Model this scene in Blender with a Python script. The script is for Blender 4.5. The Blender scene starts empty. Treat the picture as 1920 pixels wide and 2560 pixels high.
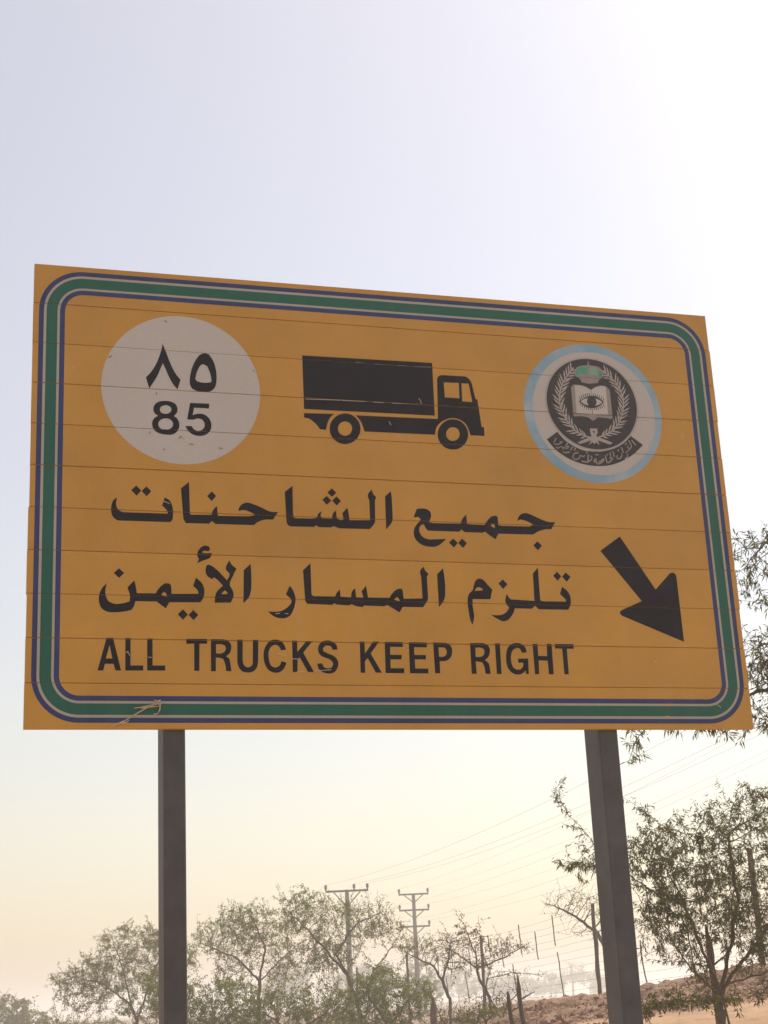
import bpy, bmesh, math, random
import numpy as np
from mathutils import Vector, Matrix
from mathutils.geometry import tessellate_polygon

# ------------------------------------------------------------------ camera, sky, sun, exposure
scene = bpy.context.scene
COL = scene.collection
cam_data = bpy.data.cameras.new("camera")
cam_data.sensor_fit = 'VERTICAL'
cam_data.sensor_height = 36.0
cam_data.lens = 36.0 * 3909.35 / 2560.0
cam_data.clip_start = 0.1
cam_data.clip_end = 5000.0
cam = bpy.data.objects.new("camera", cam_data)
COL.objects.link(cam)
CAM_R = Matrix(((0.99884207, 0.04810937, 0.0),
                (0.01437437, -0.29843921, -0.95432039),
                (-0.04591175, 0.95321536, -0.29878519)))      # rows: world axes, columns: camera right, up, back
cam.matrix_world = Matrix.Translation((0, 0, 1.6)) @ CAM_R.to_4x4()
scene.camera = cam

SUN_AZ = math.radians(46)      # to the right of straight ahead (+Y)
SUN_EL = math.radians(48)
world = bpy.data.worlds.new("World")
scene.world = world
world.use_nodes = True
wn = world.node_tree
wn.nodes.clear()
sky = wn.nodes.new('ShaderNodeTexSky')
sky.sky_type = 'NISHITA'
sky.sun_disc = False
sky.sun_elevation = SUN_EL
sky.sun_rotation = SUN_AZ
sky.altitude = 0
sky.air_density = 1.3
sky.dust_density = 2.3
sky.ozone_density = 1
bg = wn.nodes.new('ShaderNodeBackground')
bg.inputs['Strength'].default_value = 0.113
wo = wn.nodes.new('ShaderNodeOutputWorld')
veil = wn.nodes.new('ShaderNodeMix')            # airborne dust: an even pale veil over the whole sky
veil.data_type = 'RGBA'
veil.blend_type = 'ADD'
veil.inputs[0].default_value = 1.0
veil.inputs[7].default_value = (2.75, 2.05, 1.45, 1)
wn.links.new(sky.outputs[0], veil.inputs[6])
wn.links.new(veil.outputs[2], bg.inputs['Color'])
wn.links.new(bg.outputs[0], wo.inputs['Surface'])

sun_data = bpy.data.lights.new("sun", 'SUN')
sun_data.energy = 5.0
sun_data.angle = math.radians(0.6)
sun_data.color = (1.0, 0.93, 0.82)
sun = bpy.data.objects.new("sun", sun_data)
COL.objects.link(sun)
sd = Vector((math.sin(SUN_AZ) * math.cos(SUN_EL), math.cos(SUN_AZ) * math.cos(SUN_EL), math.sin(SUN_EL)))
sun.rotation_euler = sd.to_track_quat('Z', 'Y').to_euler()

scene.render.engine = 'CYCLES'
scene.cycles.use_denoising = True
scene.cycles.max_bounces = 8
scene.cycles.transparent_max_bounces = 8
scene.cycles.volume_bounces = 3
scene.view_settings.view_transform = 'Standard'
scene.view_settings.look = 'None'
scene.view_settings.exposure = 0.05
scene.view_settings.gamma = 1.0
scene.view_settings.use_curve_mapping = False

rng = np.random.default_rng(7)
random.seed(7)

# ------------------------------------------------------------------ outlines of the printed matter, millimetres from the panel's lower left corner
PRINT = {
 'arabic_eight': [([(656,1999),(672,1957),(698,1886),(724,1834),(747,1805),(731,1750),(708,1779),(685,1823),(667,1867),(656,1891),(646,1865),(625,1813),(604,1776),(586,1747),(569,1807),(596,1839),(625,1892),(646,1955)],[])],
 'arabic_five': [([(875,1962),(896,1956),(914,1929),(927,1895),(934,1850),(932,1799),(923,1771),(901,1751),(875,1745),(838,1747),(809,1758),(797,1777),(794,1805),(800,1847),(811,1887),(830,1926),(851,1953)],[[(865,1900),(885,1890),(897,1862),(906,1826),(907,1803),(891,1798),(854,1797),(831,1803),(823,1815),(829,1843),(840,1872),(853,1893)]])],
 'numeral_eight': [([(668,1684),(697,1681),(720,1669),(730,1647),(728,1625),(712,1603),(727,1592),(738,1570),(739,1548),(727,1520),(704,1503),(675,1500),(640,1504),(614,1519),(602,1543),(602,1568),(614,1588),(631,1600),(614,1613),(607,1634),(614,1660),(635,1677)],[[(699,1638),(698,1632),(695,1626),(690,1621),(684,1617),(677,1614),(669,1613),(662,1613),(655,1615),(648,1618),(644,1623),(641,1628),(640,1635),(641,1641),(644,1647),(649,1652),(655,1656),(662,1659),(669,1660),(677,1660),(684,1658),(690,1654),(695,1650),(698,1644)],[(707,1559),(706,1551),(702,1543),(696,1536),(688,1531),(679,1527),(669,1526),(660,1526),(651,1529),(643,1533),(637,1539),(633,1547),(632,1555),(633,1563),(637,1571),(643,1578),(651,1583),(660,1587),(670,1588),(679,1588),(688,1585),(696,1581),(702,1574),(706,1567)]])],
 'numeral_five': [([(795,1680),(894,1682),(893,1655),(815,1655),(808,1614),(826,1621),(853,1624),(879,1614),(897,1593),(904,1563),(899,1538),(880,1514),(851,1503),(820,1504),(789,1521),(769,1552),(801,1554),(813,1538),(831,1529),(849,1532),(865,1547),(869,1566),(863,1585),(847,1596),(829,1596),(811,1589),(779,1589),(788,1639)],[])],
 'truck_cargo_box': [([(1393,1986),(2114,1992),(2111,1686),(1394,1682)],[])],
 'truck_tail': [([(1393,1659),(1557,1664),(1536,1646),(1520,1617),(1508,1572),(1476,1573),(1463,1593),(1443,1613),(1420,1629),(1392,1634)],[])],
 'truck_cab': [([(1672,1663),(2127,1668),(2129,1698),(2136,1898),(2145,1915),(2164,1924),(2296,1925),(2320,1910),(2333,1885),(2348,1798),(2359,1793),(2373,1637),(2386,1634),(2386,1585),(2306,1585),(2297,1618),(2282,1649),(2251,1671),(2209,1678),(2169,1666),(2133,1641),(2113,1611),(2106,1577),(1716,1574),(1711,1596),(1698,1631)],[[(2173,1882),(2259,1884),(2257,1795),(2174,1795)],[(2274,1883),(2315,1884),(2329,1777),(2272,1778)]])],
 'truck_wheel': [([(1695,1588),(1694,1575),(1690,1561),(1684,1549),(1677,1537),(1668,1526),(1658,1517),(1646,1509),(1634,1504),(1621,1500),(1608,1498),(1595,1498),(1582,1501),(1570,1505),(1560,1512),(1550,1520),(1542,1530),(1535,1541),(1531,1553),(1528,1566),(1528,1579),(1529,1593),(1533,1606),(1538,1619),(1546,1630),(1555,1641),(1565,1651),(1576,1658),(1589,1664),(1602,1668),(1615,1670),(1628,1670),(1641,1667),(1653,1663),(1663,1656),(1673,1648),(1681,1638),(1688,1627),(1692,1615),(1695,1602)],[[(1650,1587),(1648,1577),(1644,1567),(1638,1558),(1629,1551),(1620,1547),(1610,1545),(1600,1546),(1591,1549),(1583,1555),(1577,1563),(1574,1573),(1573,1583),(1574,1593),(1579,1603),(1585,1612),(1593,1619),(1603,1623),(1613,1625),(1623,1624),(1632,1621),(1640,1615),(1646,1607),(1649,1598)]]),([(2293,1589),(2291,1575),(2287,1562),(2281,1549),(2273,1537),(2263,1526),(2253,1517),(2241,1509),(2228,1503),(2215,1499),(2201,1498),(2188,1498),(2175,1501),(2163,1505),(2152,1512),(2143,1520),(2134,1530),(2128,1541),(2124,1553),(2121,1566),(2121,1580),(2123,1593),(2127,1607),(2133,1620),(2141,1632),(2150,1642),(2161,1652),(2172,1660),(2185,1666),(2199,1670),(2212,1671),(2225,1671),(2238,1669),(2251,1664),(2262,1658),(2271,1649),(2279,1639),(2286,1628),(2290,1616),(2292,1602)],[[(2245,1589),(2243,1578),(2239,1568),(2232,1560),(2224,1553),(2214,1549),(2204,1547),(2195,1548),(2186,1551),(2178,1557),(2172,1565),(2169,1574),(2169,1584),(2170,1595),(2175,1604),(2181,1613),(2190,1620),(2199,1624),(2209,1626),(2219,1625),(2228,1622),(2236,1616),(2241,1608),(2244,1599)]])],
 'arabic_word_trucks': [([(427,1155),(410,1141),(399,1112),(398,1079),(407,1053),(432,1035),(690,1036),(700,1048),(704,1078),(704,1101),(698,1130),(684,1153),(662,1165),(657,1142),(649,1122),(665,1107),(677,1090),(678,1080),(457,1079),(435,1090),(424,1109),(422,1129)],[]),([(521,1221),(546,1196),(523,1168),(496,1196)],[]),([(572,1219),(596,1194),(573,1167),(548,1193)],[]),([(902,1207),(923,1183),(900,1155),(877,1181)],[]),([(786,1252),(745,1216),(756,1057),(768,1034),(885,1035),(900,1050),(917,1035),(1112,1036),(1131,1051),(1164,1066),(1213,1069),(1240,1110),(1198,1112),(1153,1132),(1114,1147),(1081,1155),(1053,1143),(1039,1124),(1036,1106),(1052,1113),(1075,1112),(1100,1103),(1123,1091),(1093,1082),(930,1078),(927,1130),(908,1110),(898,1082),(794,1079),(789,1091)],[]),([(1320,1255),(1278,1220),(1283,1059),(1288,1046),(1303,1036),(1425,1038),(1439,1048),(1451,1038),(1515,1038),(1527,1046),(1563,1035),(1722,1037),(1752,1077),(1756,1193),(1764,1212),(1749,1229),(1741,1253),(1722,1230),(1719,1212),(1726,1192),(1725,1085),(1615,1081),(1612,1118),(1606,1149),(1578,1117),(1584,1084),(1569,1081),(1548,1087),(1545,1132),(1529,1115),(1522,1086),(1470,1086),(1462,1097),(1468,1124),(1451,1110),(1442,1087),(1413,1082),(1332,1081),(1320,1087),(1318,1113)],[]),([(1528,1251),(1550,1227),(1526,1204),(1503,1227)],[]),([(1499,1208),(1522,1183),(1497,1159),(1475,1186)],[]),([(1551,1208),(1574,1183),(1550,1158),(1527,1184)],[]),([(1844,1249),(1812,1218),(1809,1037),(1844,1083),(1848,1130),(1848,1215)],[])],
 'arabic_word_all': [([(1981,1157),(2009,1161),(2039,1156),(2056,1143),(2058,1118),(2044,1087),(2068,1082),(2219,1085),(2227,1108),(2253,1137),(2254,1086),(2275,1083),(2351,1082),(2367,1105),(2394,1131),(2418,1137),(2428,1129),(2429,1085),(2451,1081),(2605,1083),(2626,1095),(2601,1108),(2571,1118),(2551,1119),(2537,1109),(2543,1128),(2559,1149),(2588,1158),(2616,1151),(2683,1122),(2723,1112),(2754,1114),(2728,1073),(2691,1070),(2649,1056),(2619,1039),(2425,1037),(2407,1005),(2368,1032),(2352,1046),(2334,1039),(2239,1039),(2220,1053),(2208,1040),(2035,1040),(2023,1056),(2015,1075),(1998,1066),(1989,1049),(1993,1022),(2009,1003),(2036,993),(2074,994),(2133,998),(2106,973),(2078,956),(2044,952),(2006,959),(1974,980),(1959,1009),(1959,1037),(1971,1065),(1994,1091),(2000,1102),(1987,1113),(1962,1110)],[[(2397,1093),(2408,1084),(2409,1067),(2385,1077)]]),([(2172,1002),(2196,979),(2173,952),(2147,979)],[]),([(2221,1004),(2246,979),(2223,951),(2198,978)],[]),([(2643,1002),(2667,979),(2642,952),(2618,979)],[])],
 'arabic_word_right': [([(868,920),(885,914),(888,901),(880,891),(861,893),(845,885),(861,880),(896,883),(891,862),(879,852),(851,841),(821,826),(832,847),(825,863),(825,882),(836,902),(852,916)],[]),([(438,790),(463,767),(438,741),(412,766)],[]),([(379,713),(358,690),(343,655),(342,620),(353,589),(380,571),(419,568),(465,573),(498,581),(510,599),(518,626),(605,626),(620,627),(666,593),(684,624),(836,627),(849,645),(857,670),(856,699),(846,725),(816,753),(801,709),(818,695),(827,679),(827,670),(694,667),(692,708),(685,719),(666,720),(645,707),(626,684),(617,668),(525,666),(520,700),(512,731),(479,694),(492,649),(489,624),(458,614),(419,610),(389,621),(377,643),(372,671)],[[(658,677),(669,666),(671,650),(643,662)]]),([(750,590),(775,564),(750,537),(725,564)],[]),([(801,588),(826,563),(802,536),(778,562)],[]),([(1093,832),(1057,798),(1052,627),(1081,660),(1092,696),(1095,760)],[]),([(879,822),(895,816),(923,795),(948,769),(972,743),(984,770),(984,780),(968,797),(967,812),(985,847),(996,826),(1021,804),(1008,781),(1003,768),(991,745),(985,722),(1000,690),(1004,668),(989,629),(908,627),(916,678),(950,715),(925,743),(906,757),(897,747),(875,761),(866,777),(865,796),(869,816)],[[(959,692),(971,683),(972,672),(941,671)]])],
 'arabic_word_lane': [([(1289,723),(1269,678),(1291,658),(1298,642),(1287,623),(1256,598),(1225,588),(1174,588),(1206,563),(1239,554),(1270,558),(1289,571),(1305,599),(1315,630),(1318,661),(1311,689),(1302,708)],[]),([(1401,845),(1361,806),(1367,650),(1377,632),(1505,629),(1518,638),(1530,631),(1593,628),(1607,635),(1631,626),(1665,620),(1672,629),(1777,628),(1797,635),(1812,625),(1859,597),(1878,627),(1986,627),(2016,673),(2016,790),(2026,805),(2010,822),(2001,844),(1982,822),(1981,802),(1985,789),(1986,674),(1885,670),(1881,719),(1868,724),(1845,715),(1822,692),(1808,673),(1696,672),(1688,734),(1663,704),(1671,671),(1633,672),(1630,719),(1613,703),(1606,671),(1551,673),(1551,710),(1534,695),(1523,673),(1410,672),(1401,682)],[[(1850,679),(1860,668),(1862,655),(1833,664)]]),([(2106,838),(2072,805),(2072,629),(2104,673),(2112,732),(2111,796)],[])],
 'arabic_word_keep': [([(2304,789),(2323,782),(2344,758),(2370,730),(2355,678),(2258,677),(2256,643),(2260,582),(2249,539),(2239,560),(2233,604),(2229,647),(2231,678),(2241,705),(2261,725),(2272,758),(2285,781)],[[(2296,743),(2309,737),(2319,725),(2272,721),(2282,736)]]),([(2449,710),(2458,692),(2468,680),(2600,675),(2603,824),(2634,857),(2633,763),(2633,678),(2653,674),(2776,675),(2779,684),(2747,717),(2763,755),(2784,740),(2800,718),(2806,687),(2801,656),(2787,631),(2620,630),(2601,649),(2583,632),(2487,632),(2479,611),(2459,582),(2437,565),(2416,562),(2394,570),(2353,595),(2387,593),(2414,597),(2438,610),(2457,635),(2443,652),(2437,670),(2440,687)],[]),([(2432,787),(2456,761),(2430,735),(2406,765)],[]),([(2741,838),(2762,812),(2740,787),(2717,815)],[]),([(2790,835),(2816,811),(2791,784),(2767,811)],[])],
 'arrow': [([(3122,1046),(3302,754),(3394,845),(3411,853),(3428,845),(3433,828),(3438,468),(3093,604),(3080,617),(3085,632),(3214,688),(3000,961)],[])],
 'letter_A': [([(380,441),(411,441),(450,281),(423,281),(414,313),(373,313),(365,280),(338,280)],[[(377,339),(408,339),(395,405)]])],
 'letter_L': [([(470,441),(495,441),(495,306),(556,307),(556,282),(470,281)],[]),([(575,440),(601,441),(601,307),(662,308),(662,283),(575,282)],[])],
 'letter_T': [([(766,442),(868,443),(868,419),(830,418),(828,283),(803,283),(804,418),(765,417)],[]),([(2695,445),(2799,446),(2799,421),(2760,421),(2760,285),(2735,285),(2734,421),(2695,421)],[])],
 'letter_R': [([(887,442),(947,442),(970,436),(985,418),(987,399),(980,375),(961,357),(976,345),(981,325),(986,283),(960,283),(954,325),(945,344),(930,349),(910,350),(909,282),(885,282)],[[(912,417),(941,417),(956,410),(960,397),(954,381),(938,371),(911,371)]]),([(2228,443),(2293,444),(2317,438),(2333,418),(2333,398),(2324,374),(2303,355),(2323,339),(2327,317),(2330,283),(2302,283),(2297,321),(2288,343),(2253,348),(2254,283),(2227,282)],[[(2256,419),(2287,419),(2303,410),(2303,394),(2296,379),(2282,372),(2254,371)]])],
 'letter_U': [([(1018,442),(1045,442),(1043,342),(1047,318),(1056,307),(1067,303),(1080,307),(1091,319),(1093,342),(1096,442),(1123,442),(1120,339),(1113,304),(1094,283),(1067,277),(1040,282),(1023,303),(1016,333)],[])],
 'letter_C': [([(1262,395),(1252,422),(1237,438),(1210,445),(1182,438),(1163,417),(1150,386),(1148,354),(1154,320),(1171,291),(1202,278),(1229,282),(1249,300),(1263,329),(1238,336),(1226,313),(1204,303),(1186,312),(1176,335),(1173,359),(1176,390),(1190,411),(1208,419),(1225,412),(1236,391)],[])],
 'letter_K': [([(1294,441),(1320,441),(1319,384),(1367,440),(1398,440),(1349,381),(1401,283),(1370,283),(1330,357),(1319,343),(1317,283),(1293,282)],[]),([(1642,442),(1667,442),(1667,381),(1712,443),(1744,443),(1697,381),(1751,283),(1719,283),(1680,357),(1665,341),(1664,282),(1640,282)],[])],
 'letter_S': [([(1525,399),(1521,422),(1501,439),(1474,445),(1446,437),(1429,417),(1425,397),(1432,374),(1451,360),(1478,351),(1494,339),(1501,326),(1493,308),(1473,302),(1453,307),(1442,328),(1418,325),(1427,297),(1448,282),(1476,276),(1504,283),(1520,303),(1527,328),(1520,351),(1503,367),(1471,380),(1452,390),(1450,404),(1461,415),(1475,419),(1493,414),(1500,397)],[])],
 'letter_E': [([(1773,442),(1868,442),(1867,417),(1800,417),(1799,376),(1859,376),(1857,353),(1799,352),(1798,307),(1869,307),(1868,282),(1770,282)],[]),([(1900,442),(1996,442),(1995,417),(1927,417),(1926,377),(1988,377),(1986,354),(1927,354),(1927,307),(1996,307),(1996,282),(1898,282)],[])],
 'letter_P': [([(2030,443),(2092,443),(2117,435),(2128,415),(2128,387),(2116,363),(2095,349),(2059,346),(2058,283),(2031,283)],[[(2057,418),(2087,418),(2098,408),(2100,392),(2092,376),(2080,370),(2057,369)]])],
 'letter_I': [([(2364,443),(2391,444),(2389,283),(2363,283)],[])],
 'letter_G': [([(2536,398),(2530,423),(2512,441),(2483,447),(2453,440),(2430,416),(2421,383),(2419,350),(2426,314),(2450,288),(2483,281),(2509,291),(2521,303),(2523,284),(2538,285),(2541,366),(2485,365),(2485,343),(2512,344),(2509,323),(2494,308),(2474,307),(2456,316),(2447,343),(2448,383),(2459,408),(2481,422),(2499,418),(2509,396)],[])],
 'letter_H': [([(2571,444),(2598,444),(2598,381),(2647,380),(2650,445),(2677,445),(2676,284),(2649,284),(2648,356),(2598,357),(2595,284),(2572,283)],[])],
 'banner': [([(2809,1632),(2843,1592),(2884,1562),(2935,1538),(2988,1526),(3043,1527),(3104,1541),(3161,1565),(3208,1597),(3244,1632),(3314,1581),(3250,1524),(3174,1478),(3090,1450),(3008,1444),(2928,1455),(2855,1483),(2790,1528),(2744,1584)],[])],
 'book_cover': [([(2912,1900),(2928,1916),(2969,1916),(3002,1909),(3030,1892),(3062,1912),(3096,1921),(3125,1918),(3144,1893),(3146,1737),(3141,1724),(3094,1729),(3056,1730),(3038,1715),(3027,1707),(3017,1714),(3001,1725),(2964,1730),(2912,1727)],[])],
 'book_page': [([(2935,1914),(2969,1913),(3001,1905),(3028,1890),(3025,1740),(2987,1746),(2931,1745)],[]),([(3033,1890),(3062,1909),(3096,1918),(3121,1916),(3120,1750),(3074,1750),(3031,1740)],[])],
 'eye': [([(2950,1818),(2984,1839),(3018,1853),(3033,1856),(3062,1852),(3085,1837),(3102,1822),(3071,1797),(3028,1782),(2988,1790)],[[(2961,1819),(2984,1834),(3009,1841),(3000,1819),(3008,1796),(2981,1804)],[(3053,1841),(3074,1834),(3093,1822),(3069,1805),(3044,1796),(3058,1821)]])],
 'crown_jewel': [([(2974,2025),(3013,2030),(3013,1983),(2975,1984)],[]),([(3034,2026),(3078,2024),(3080,1982),(3033,1982)],[]),([(2948,1996),(2970,2019),(2970,1981),(2950,1971)],[]),([(3091,2013),(3108,2001),(3104,1970),(3088,1977)],[])],
 'crown_band': [([(2954,2018),(2980,2032),(3022,2038),(3030,2070),(3034,2039),(3068,2037),(3098,2028),(3114,2004),(3109,1973),(3086,1955),(3075,1935),(3025,1928),(2979,1933),(2970,1953),(2946,1968),(2941,1992)],[])],
 'bow': [([(3004,1662),(3047,1663),(3046,1637),(3035,1618),(3082,1602),(3130,1585),(3121,1574),(3102,1576),(3044,1594),(3052,1565),(3032,1583),(3022,1569),(3012,1582),(2986,1562),(3005,1592),(2938,1567),(2920,1574),(2962,1595),(3010,1617),(3003,1635)],[[(3018,1647),(3033,1646),(3025,1632)]])],
 'S_stem': [[(3023,1604),(2964,1619),(2913,1646),(2869,1703),(2843,1766),(2837,1819),(2847,1874),(2873,1936),(2922,1999)],[(3027,1604),(3085,1626),(3142,1659),(3186,1715),(3212,1782),(3220,1843),(3210,1897),(3182,1950),(3131,1997)]],
 'S_text': [[(2799,1593),(2793,1582),(2785,1573),(2785,1564),(2793,1558),(2808,1559),(2820,1565),(2821,1573),(2830,1575),(2829,1569),(2822,1567)],[(2824,1546),(2814,1542),(2801,1537),(2795,1544)],[(2864,1570),(2854,1556),(2851,1549)],[(2851,1549),(2868,1550),(2864,1542),(2850,1538),(2838,1543),(2824,1546)],[(2834,1543),(2833,1528)],[(2834,1516),(2850,1513),(2872,1518)],[(2895,1549),(2885,1540),(2880,1530)],[(2908,1543),(2900,1528)],[(2922,1514),(2905,1514),(2893,1502),(2888,1487),(2896,1477),(2913,1478),(2925,1485),(2928,1496),(2937,1501),(2946,1494),(2959,1502)],[(2976,1526),(2970,1517)],[(2980,1508),(2975,1472)],[(2996,1502),(2999,1487),(2986,1472),(2965,1464),(2938,1468)],[(3023,1509),(3040,1511)],[(3021,1487),(3010,1472),(3013,1467),(3025,1474),(3021,1487)],[(3026,1476),(3026,1460),(3039,1458),(3054,1466),(3070,1480),(3067,1487),(3054,1477),(3038,1467)],[(3081,1508),(3084,1486),(3090,1466),(3111,1478),(3122,1492),(3118,1495),(3105,1493)],[(3093,1517),(3093,1510)],[(3109,1529),(3112,1509),(3111,1495)],[(3128,1534),(3134,1503)],[(3152,1511),(3150,1497),(3159,1492),(3175,1503),(3180,1518),(3178,1529)],[(3165,1547),(3158,1537)],[(3181,1560),(3191,1532)],[(3221,1570),(3222,1559),(3231,1556),(3221,1544),(3213,1540),(3208,1531),(3214,1520),(3211,1505),(3197,1493)],[(3215,1586),(3207,1578)],[(3230,1602),(3241,1580),(3241,1565),(3229,1552)],[(3248,1606),(3269,1578)]],
 'S_marks': [[(664,2130),(673,2125),(678,2122)],[(379,1904),(388,1907),(394,1914)],[(737,1482),(745,1491),(752,1495)],[(755,1486),(759,1483)],[(657,1415),(664,1423)],[(942,1441),(960,1439)],[(1124,1880),(1135,1876)],[(622,1725),(623,1714)],[(586,1499),(591,1510)],[(789,1455),(809,1452)]],
 'S_scratch': [[(2024,1778),(2034,1765),(2037,1747)],[(2001,1743),(2016,1748)],[(1853,1637),(1858,1626),(1863,1617)],[(1685,1965),(1727,1963)],[(1789,1963),(1838,1963)],[(1915,1963),(1964,1963)],[(2013,1963),(2105,1964)],[(1404,1737),(1594,1742)],[(1600,1741),(1731,1743)],[(1772,1742),(1827,1742)],[(1876,1742),(1995,1745)],[(659,1142),(674,1137),(687,1132)],[(1213,576),(1235,579)],[(1261,578),(1277,577)],[(480,376),(491,354)],[(472,372),(485,365)],[(580,347),(596,346)],[(1216,375),(1262,364)],[(1289,348),(1321,347)],[(1311,281),(1350,285)],[(1397,287),(1488,295)],[(3556,1663),(3560,1642),(3561,1627)],[(3582,1738),(3577,1731),(3581,1727)],[(206,1845),(201,1835),(200,1829)],[(3588,128),(3605,120),(3608,112)],[(3250,358),(3261,359)]],
 'S_straw': [[(403,8),(442,26),(479,42),(531,75),(584,104),(632,121)],[(411,11),(458,29),(484,48)],[(510,96),(558,102),(600,115),(637,137)],[(605,137),(637,129),(642,118),(626,115)],[(637,121),(634,91),(624,71),(605,67)],[(437,21),(473,27),(489,40)],[(547,93),(579,102),(632,107),(640,123)]],
 'chips': [([(3284,133),(3335,133),(3336,124),(3285,124)],[]),([(3283,68),(3310,68),(3311,60),(3280,60)],[])],
}

# ------------------------------------------------------------------ helpers
def link(o, parent=None):
    COL.objects.link(o)
    if parent is not None:
        o.parent = parent
    return o

def tag(o, label=None, category=None, group=None, kind=None):
    for k, v in (("label", label), ("category", category), ("group", group), ("kind", kind)):
        if v:
            o[k] = v
    return o

def empty(name, loc, rz=0.0):
    o = bpy.data.objects.new(name, None)
    o.location = loc
    o.rotation_euler = (0, 0, rz)
    o.empty_display_size = 0.2
    return link(o)

def mesh_obj(name, verts, faces, material, parent=None, smooth=False):
    me = bpy.data.meshes.new(name)
    me.from_pydata([tuple(v) for v in verts], [], [tuple(f) for f in faces])
    me.materials.append(material)
    if smooth:
        me.polygons.foreach_set("use_smooth", [True] * len(me.polygons))
    me.update()
    return link(bpy.data.objects.new(name, me), parent)

def quads_mesh(name, V, n, material):
    """V: (n*4, 3) array, one quad for each four rows."""
    me = bpy.data.meshes.new(name)
    me.vertices.add(n * 4)
    me.vertices.foreach_set("co", V.astype(np.float32).ravel())
    me.loops.add(n * 4)
    me.loops.foreach_set("vertex_index", np.arange(n * 4, dtype=np.int32))
    me.polygons.add(n)
    me.polygons.foreach_set("loop_start", np.arange(0, n * 4, 4, dtype=np.int32))
    me.polygons.foreach_set("loop_total", np.full(n, 4, dtype=np.int32))
    me.materials.append(material)
    me.update(calc_edges=True)
    return me

class MB:
    """collects solids of one part"""
    def __init__(self):
        self.v, self.f = [], []
    def box(self, x0, x1, y0, y1, z0, z1):
        b = len(self.v)
        self.v += [(x0, y0, z0), (x1, y0, z0), (x1, y1, z0), (x0, y1, z0), (x0, y0, z1), (x1, y0, z1), (x1, y1, z1), (x0, y1, z1)]
        self.f += [tuple(b + i for i in q) for q in ((0, 3, 2, 1), (4, 5, 6, 7), (0, 1, 5, 4), (1, 2, 6, 5), (2, 3, 7, 6), (3, 0, 4, 7))]
    def tube(self, pts, radii, sides=6, caps=True):
        pts = [Vector(p) for p in pts]
        if not hasattr(radii, '__len__'):
            radii = [radii] * len(pts)
        ref = None
        rings = []
        for i, p in enumerate(pts):
            d = (pts[min(i + 1, len(pts) - 1)] - pts[max(i - 1, 0)]).normalized()
            if ref is None:
                ref = Vector((0, 0, 1)) if abs(d.z) < 0.9 else Vector((1, 0, 0))
            n = (ref - d * ref.dot(d))
            n = n.normalized() if n.length > 1e-6 else d.orthogonal().normalized()
            ref = n
            m = d.cross(n)
            b = len(self.v)
            for k in range(sides):
                a = 2 * math.pi * k / sides
                self.v.append(tuple(p + (n * math.cos(a) + m * math.sin(a)) * radii[i]))
            rings.append(b)
        for r0, r1 in zip(rings, rings[1:]):
            for k in range(sides):
                j = (k + 1) % sides
                self.f.append((r0 + k, r0 + j, r1 + j, r1 + k))
        if caps:
            self.f.append(tuple(rings[0] + k for k in reversed(range(sides))))
            self.f.append(tuple(rings[-1] + k for k in range(sides)))
    def build(self, name, material, parent=None, smooth=False):
        return mesh_obj(name, self.v, self.f, material, parent, smooth)

# ------------------------------------------------------------------ materials
def new_mat(name):
    m = bpy.data.materials.new(name)
    m.use_nodes = True
    nt = m.node_tree
    return m, nt, nt.nodes["Principled BSDF"]

def noise(nt, scale, detail=4.0, rough=0.55, vec=None):
    n = nt.nodes.new('ShaderNodeTexNoise')
    n.inputs['Scale'].default_value = scale
    n.inputs['Detail'].default_value = detail
    n.inputs['Roughness'].default_value = rough
    if vec is not None:
        nt.links.new(vec, n.inputs['Vector'])
    return n

def obj_vec(nt, sx=1, sy=1, sz=1):
    tc = nt.nodes.new('ShaderNodeTexCoord')
    mp = nt.nodes.new('ShaderNodeMapping')
    mp.inputs['Scale'].default_value = (sx, sy, sz)
    nt.links.new(tc.outputs['Object'], mp.inputs['Vector'])
    return mp.outputs['Vector']

def ramp(nt, fac, stops):
    r = nt.nodes.new('ShaderNodeValToRGB')
    el = r.color_ramp.elements
    while len(el) < len(stops):
        el.new(0.5)
    for e, (p, c) in zip(el, stops):
        e.position = p
        e.color = (*c, 1)
    nt.links.new(fac, r.inputs['Fac'])
    return r.outputs['Color']

def mix(nt, fac, a, b, mode='MIX'):
    m = nt.nodes.new('ShaderNodeMix')
    m.data_type = 'RGBA'
    m.blend_type = mode
    for sock, val in ((m.inputs[0], fac), (m.inputs[6], a), (m.inputs[7], b)):
        if isinstance(val, (int, float)):
            sock.default_value = val
        elif isinstance(val, tuple):
            sock.default_value = (*val, 1)
        else:
            nt.links.new(val, sock)
    return m.outputs[2]

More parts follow.
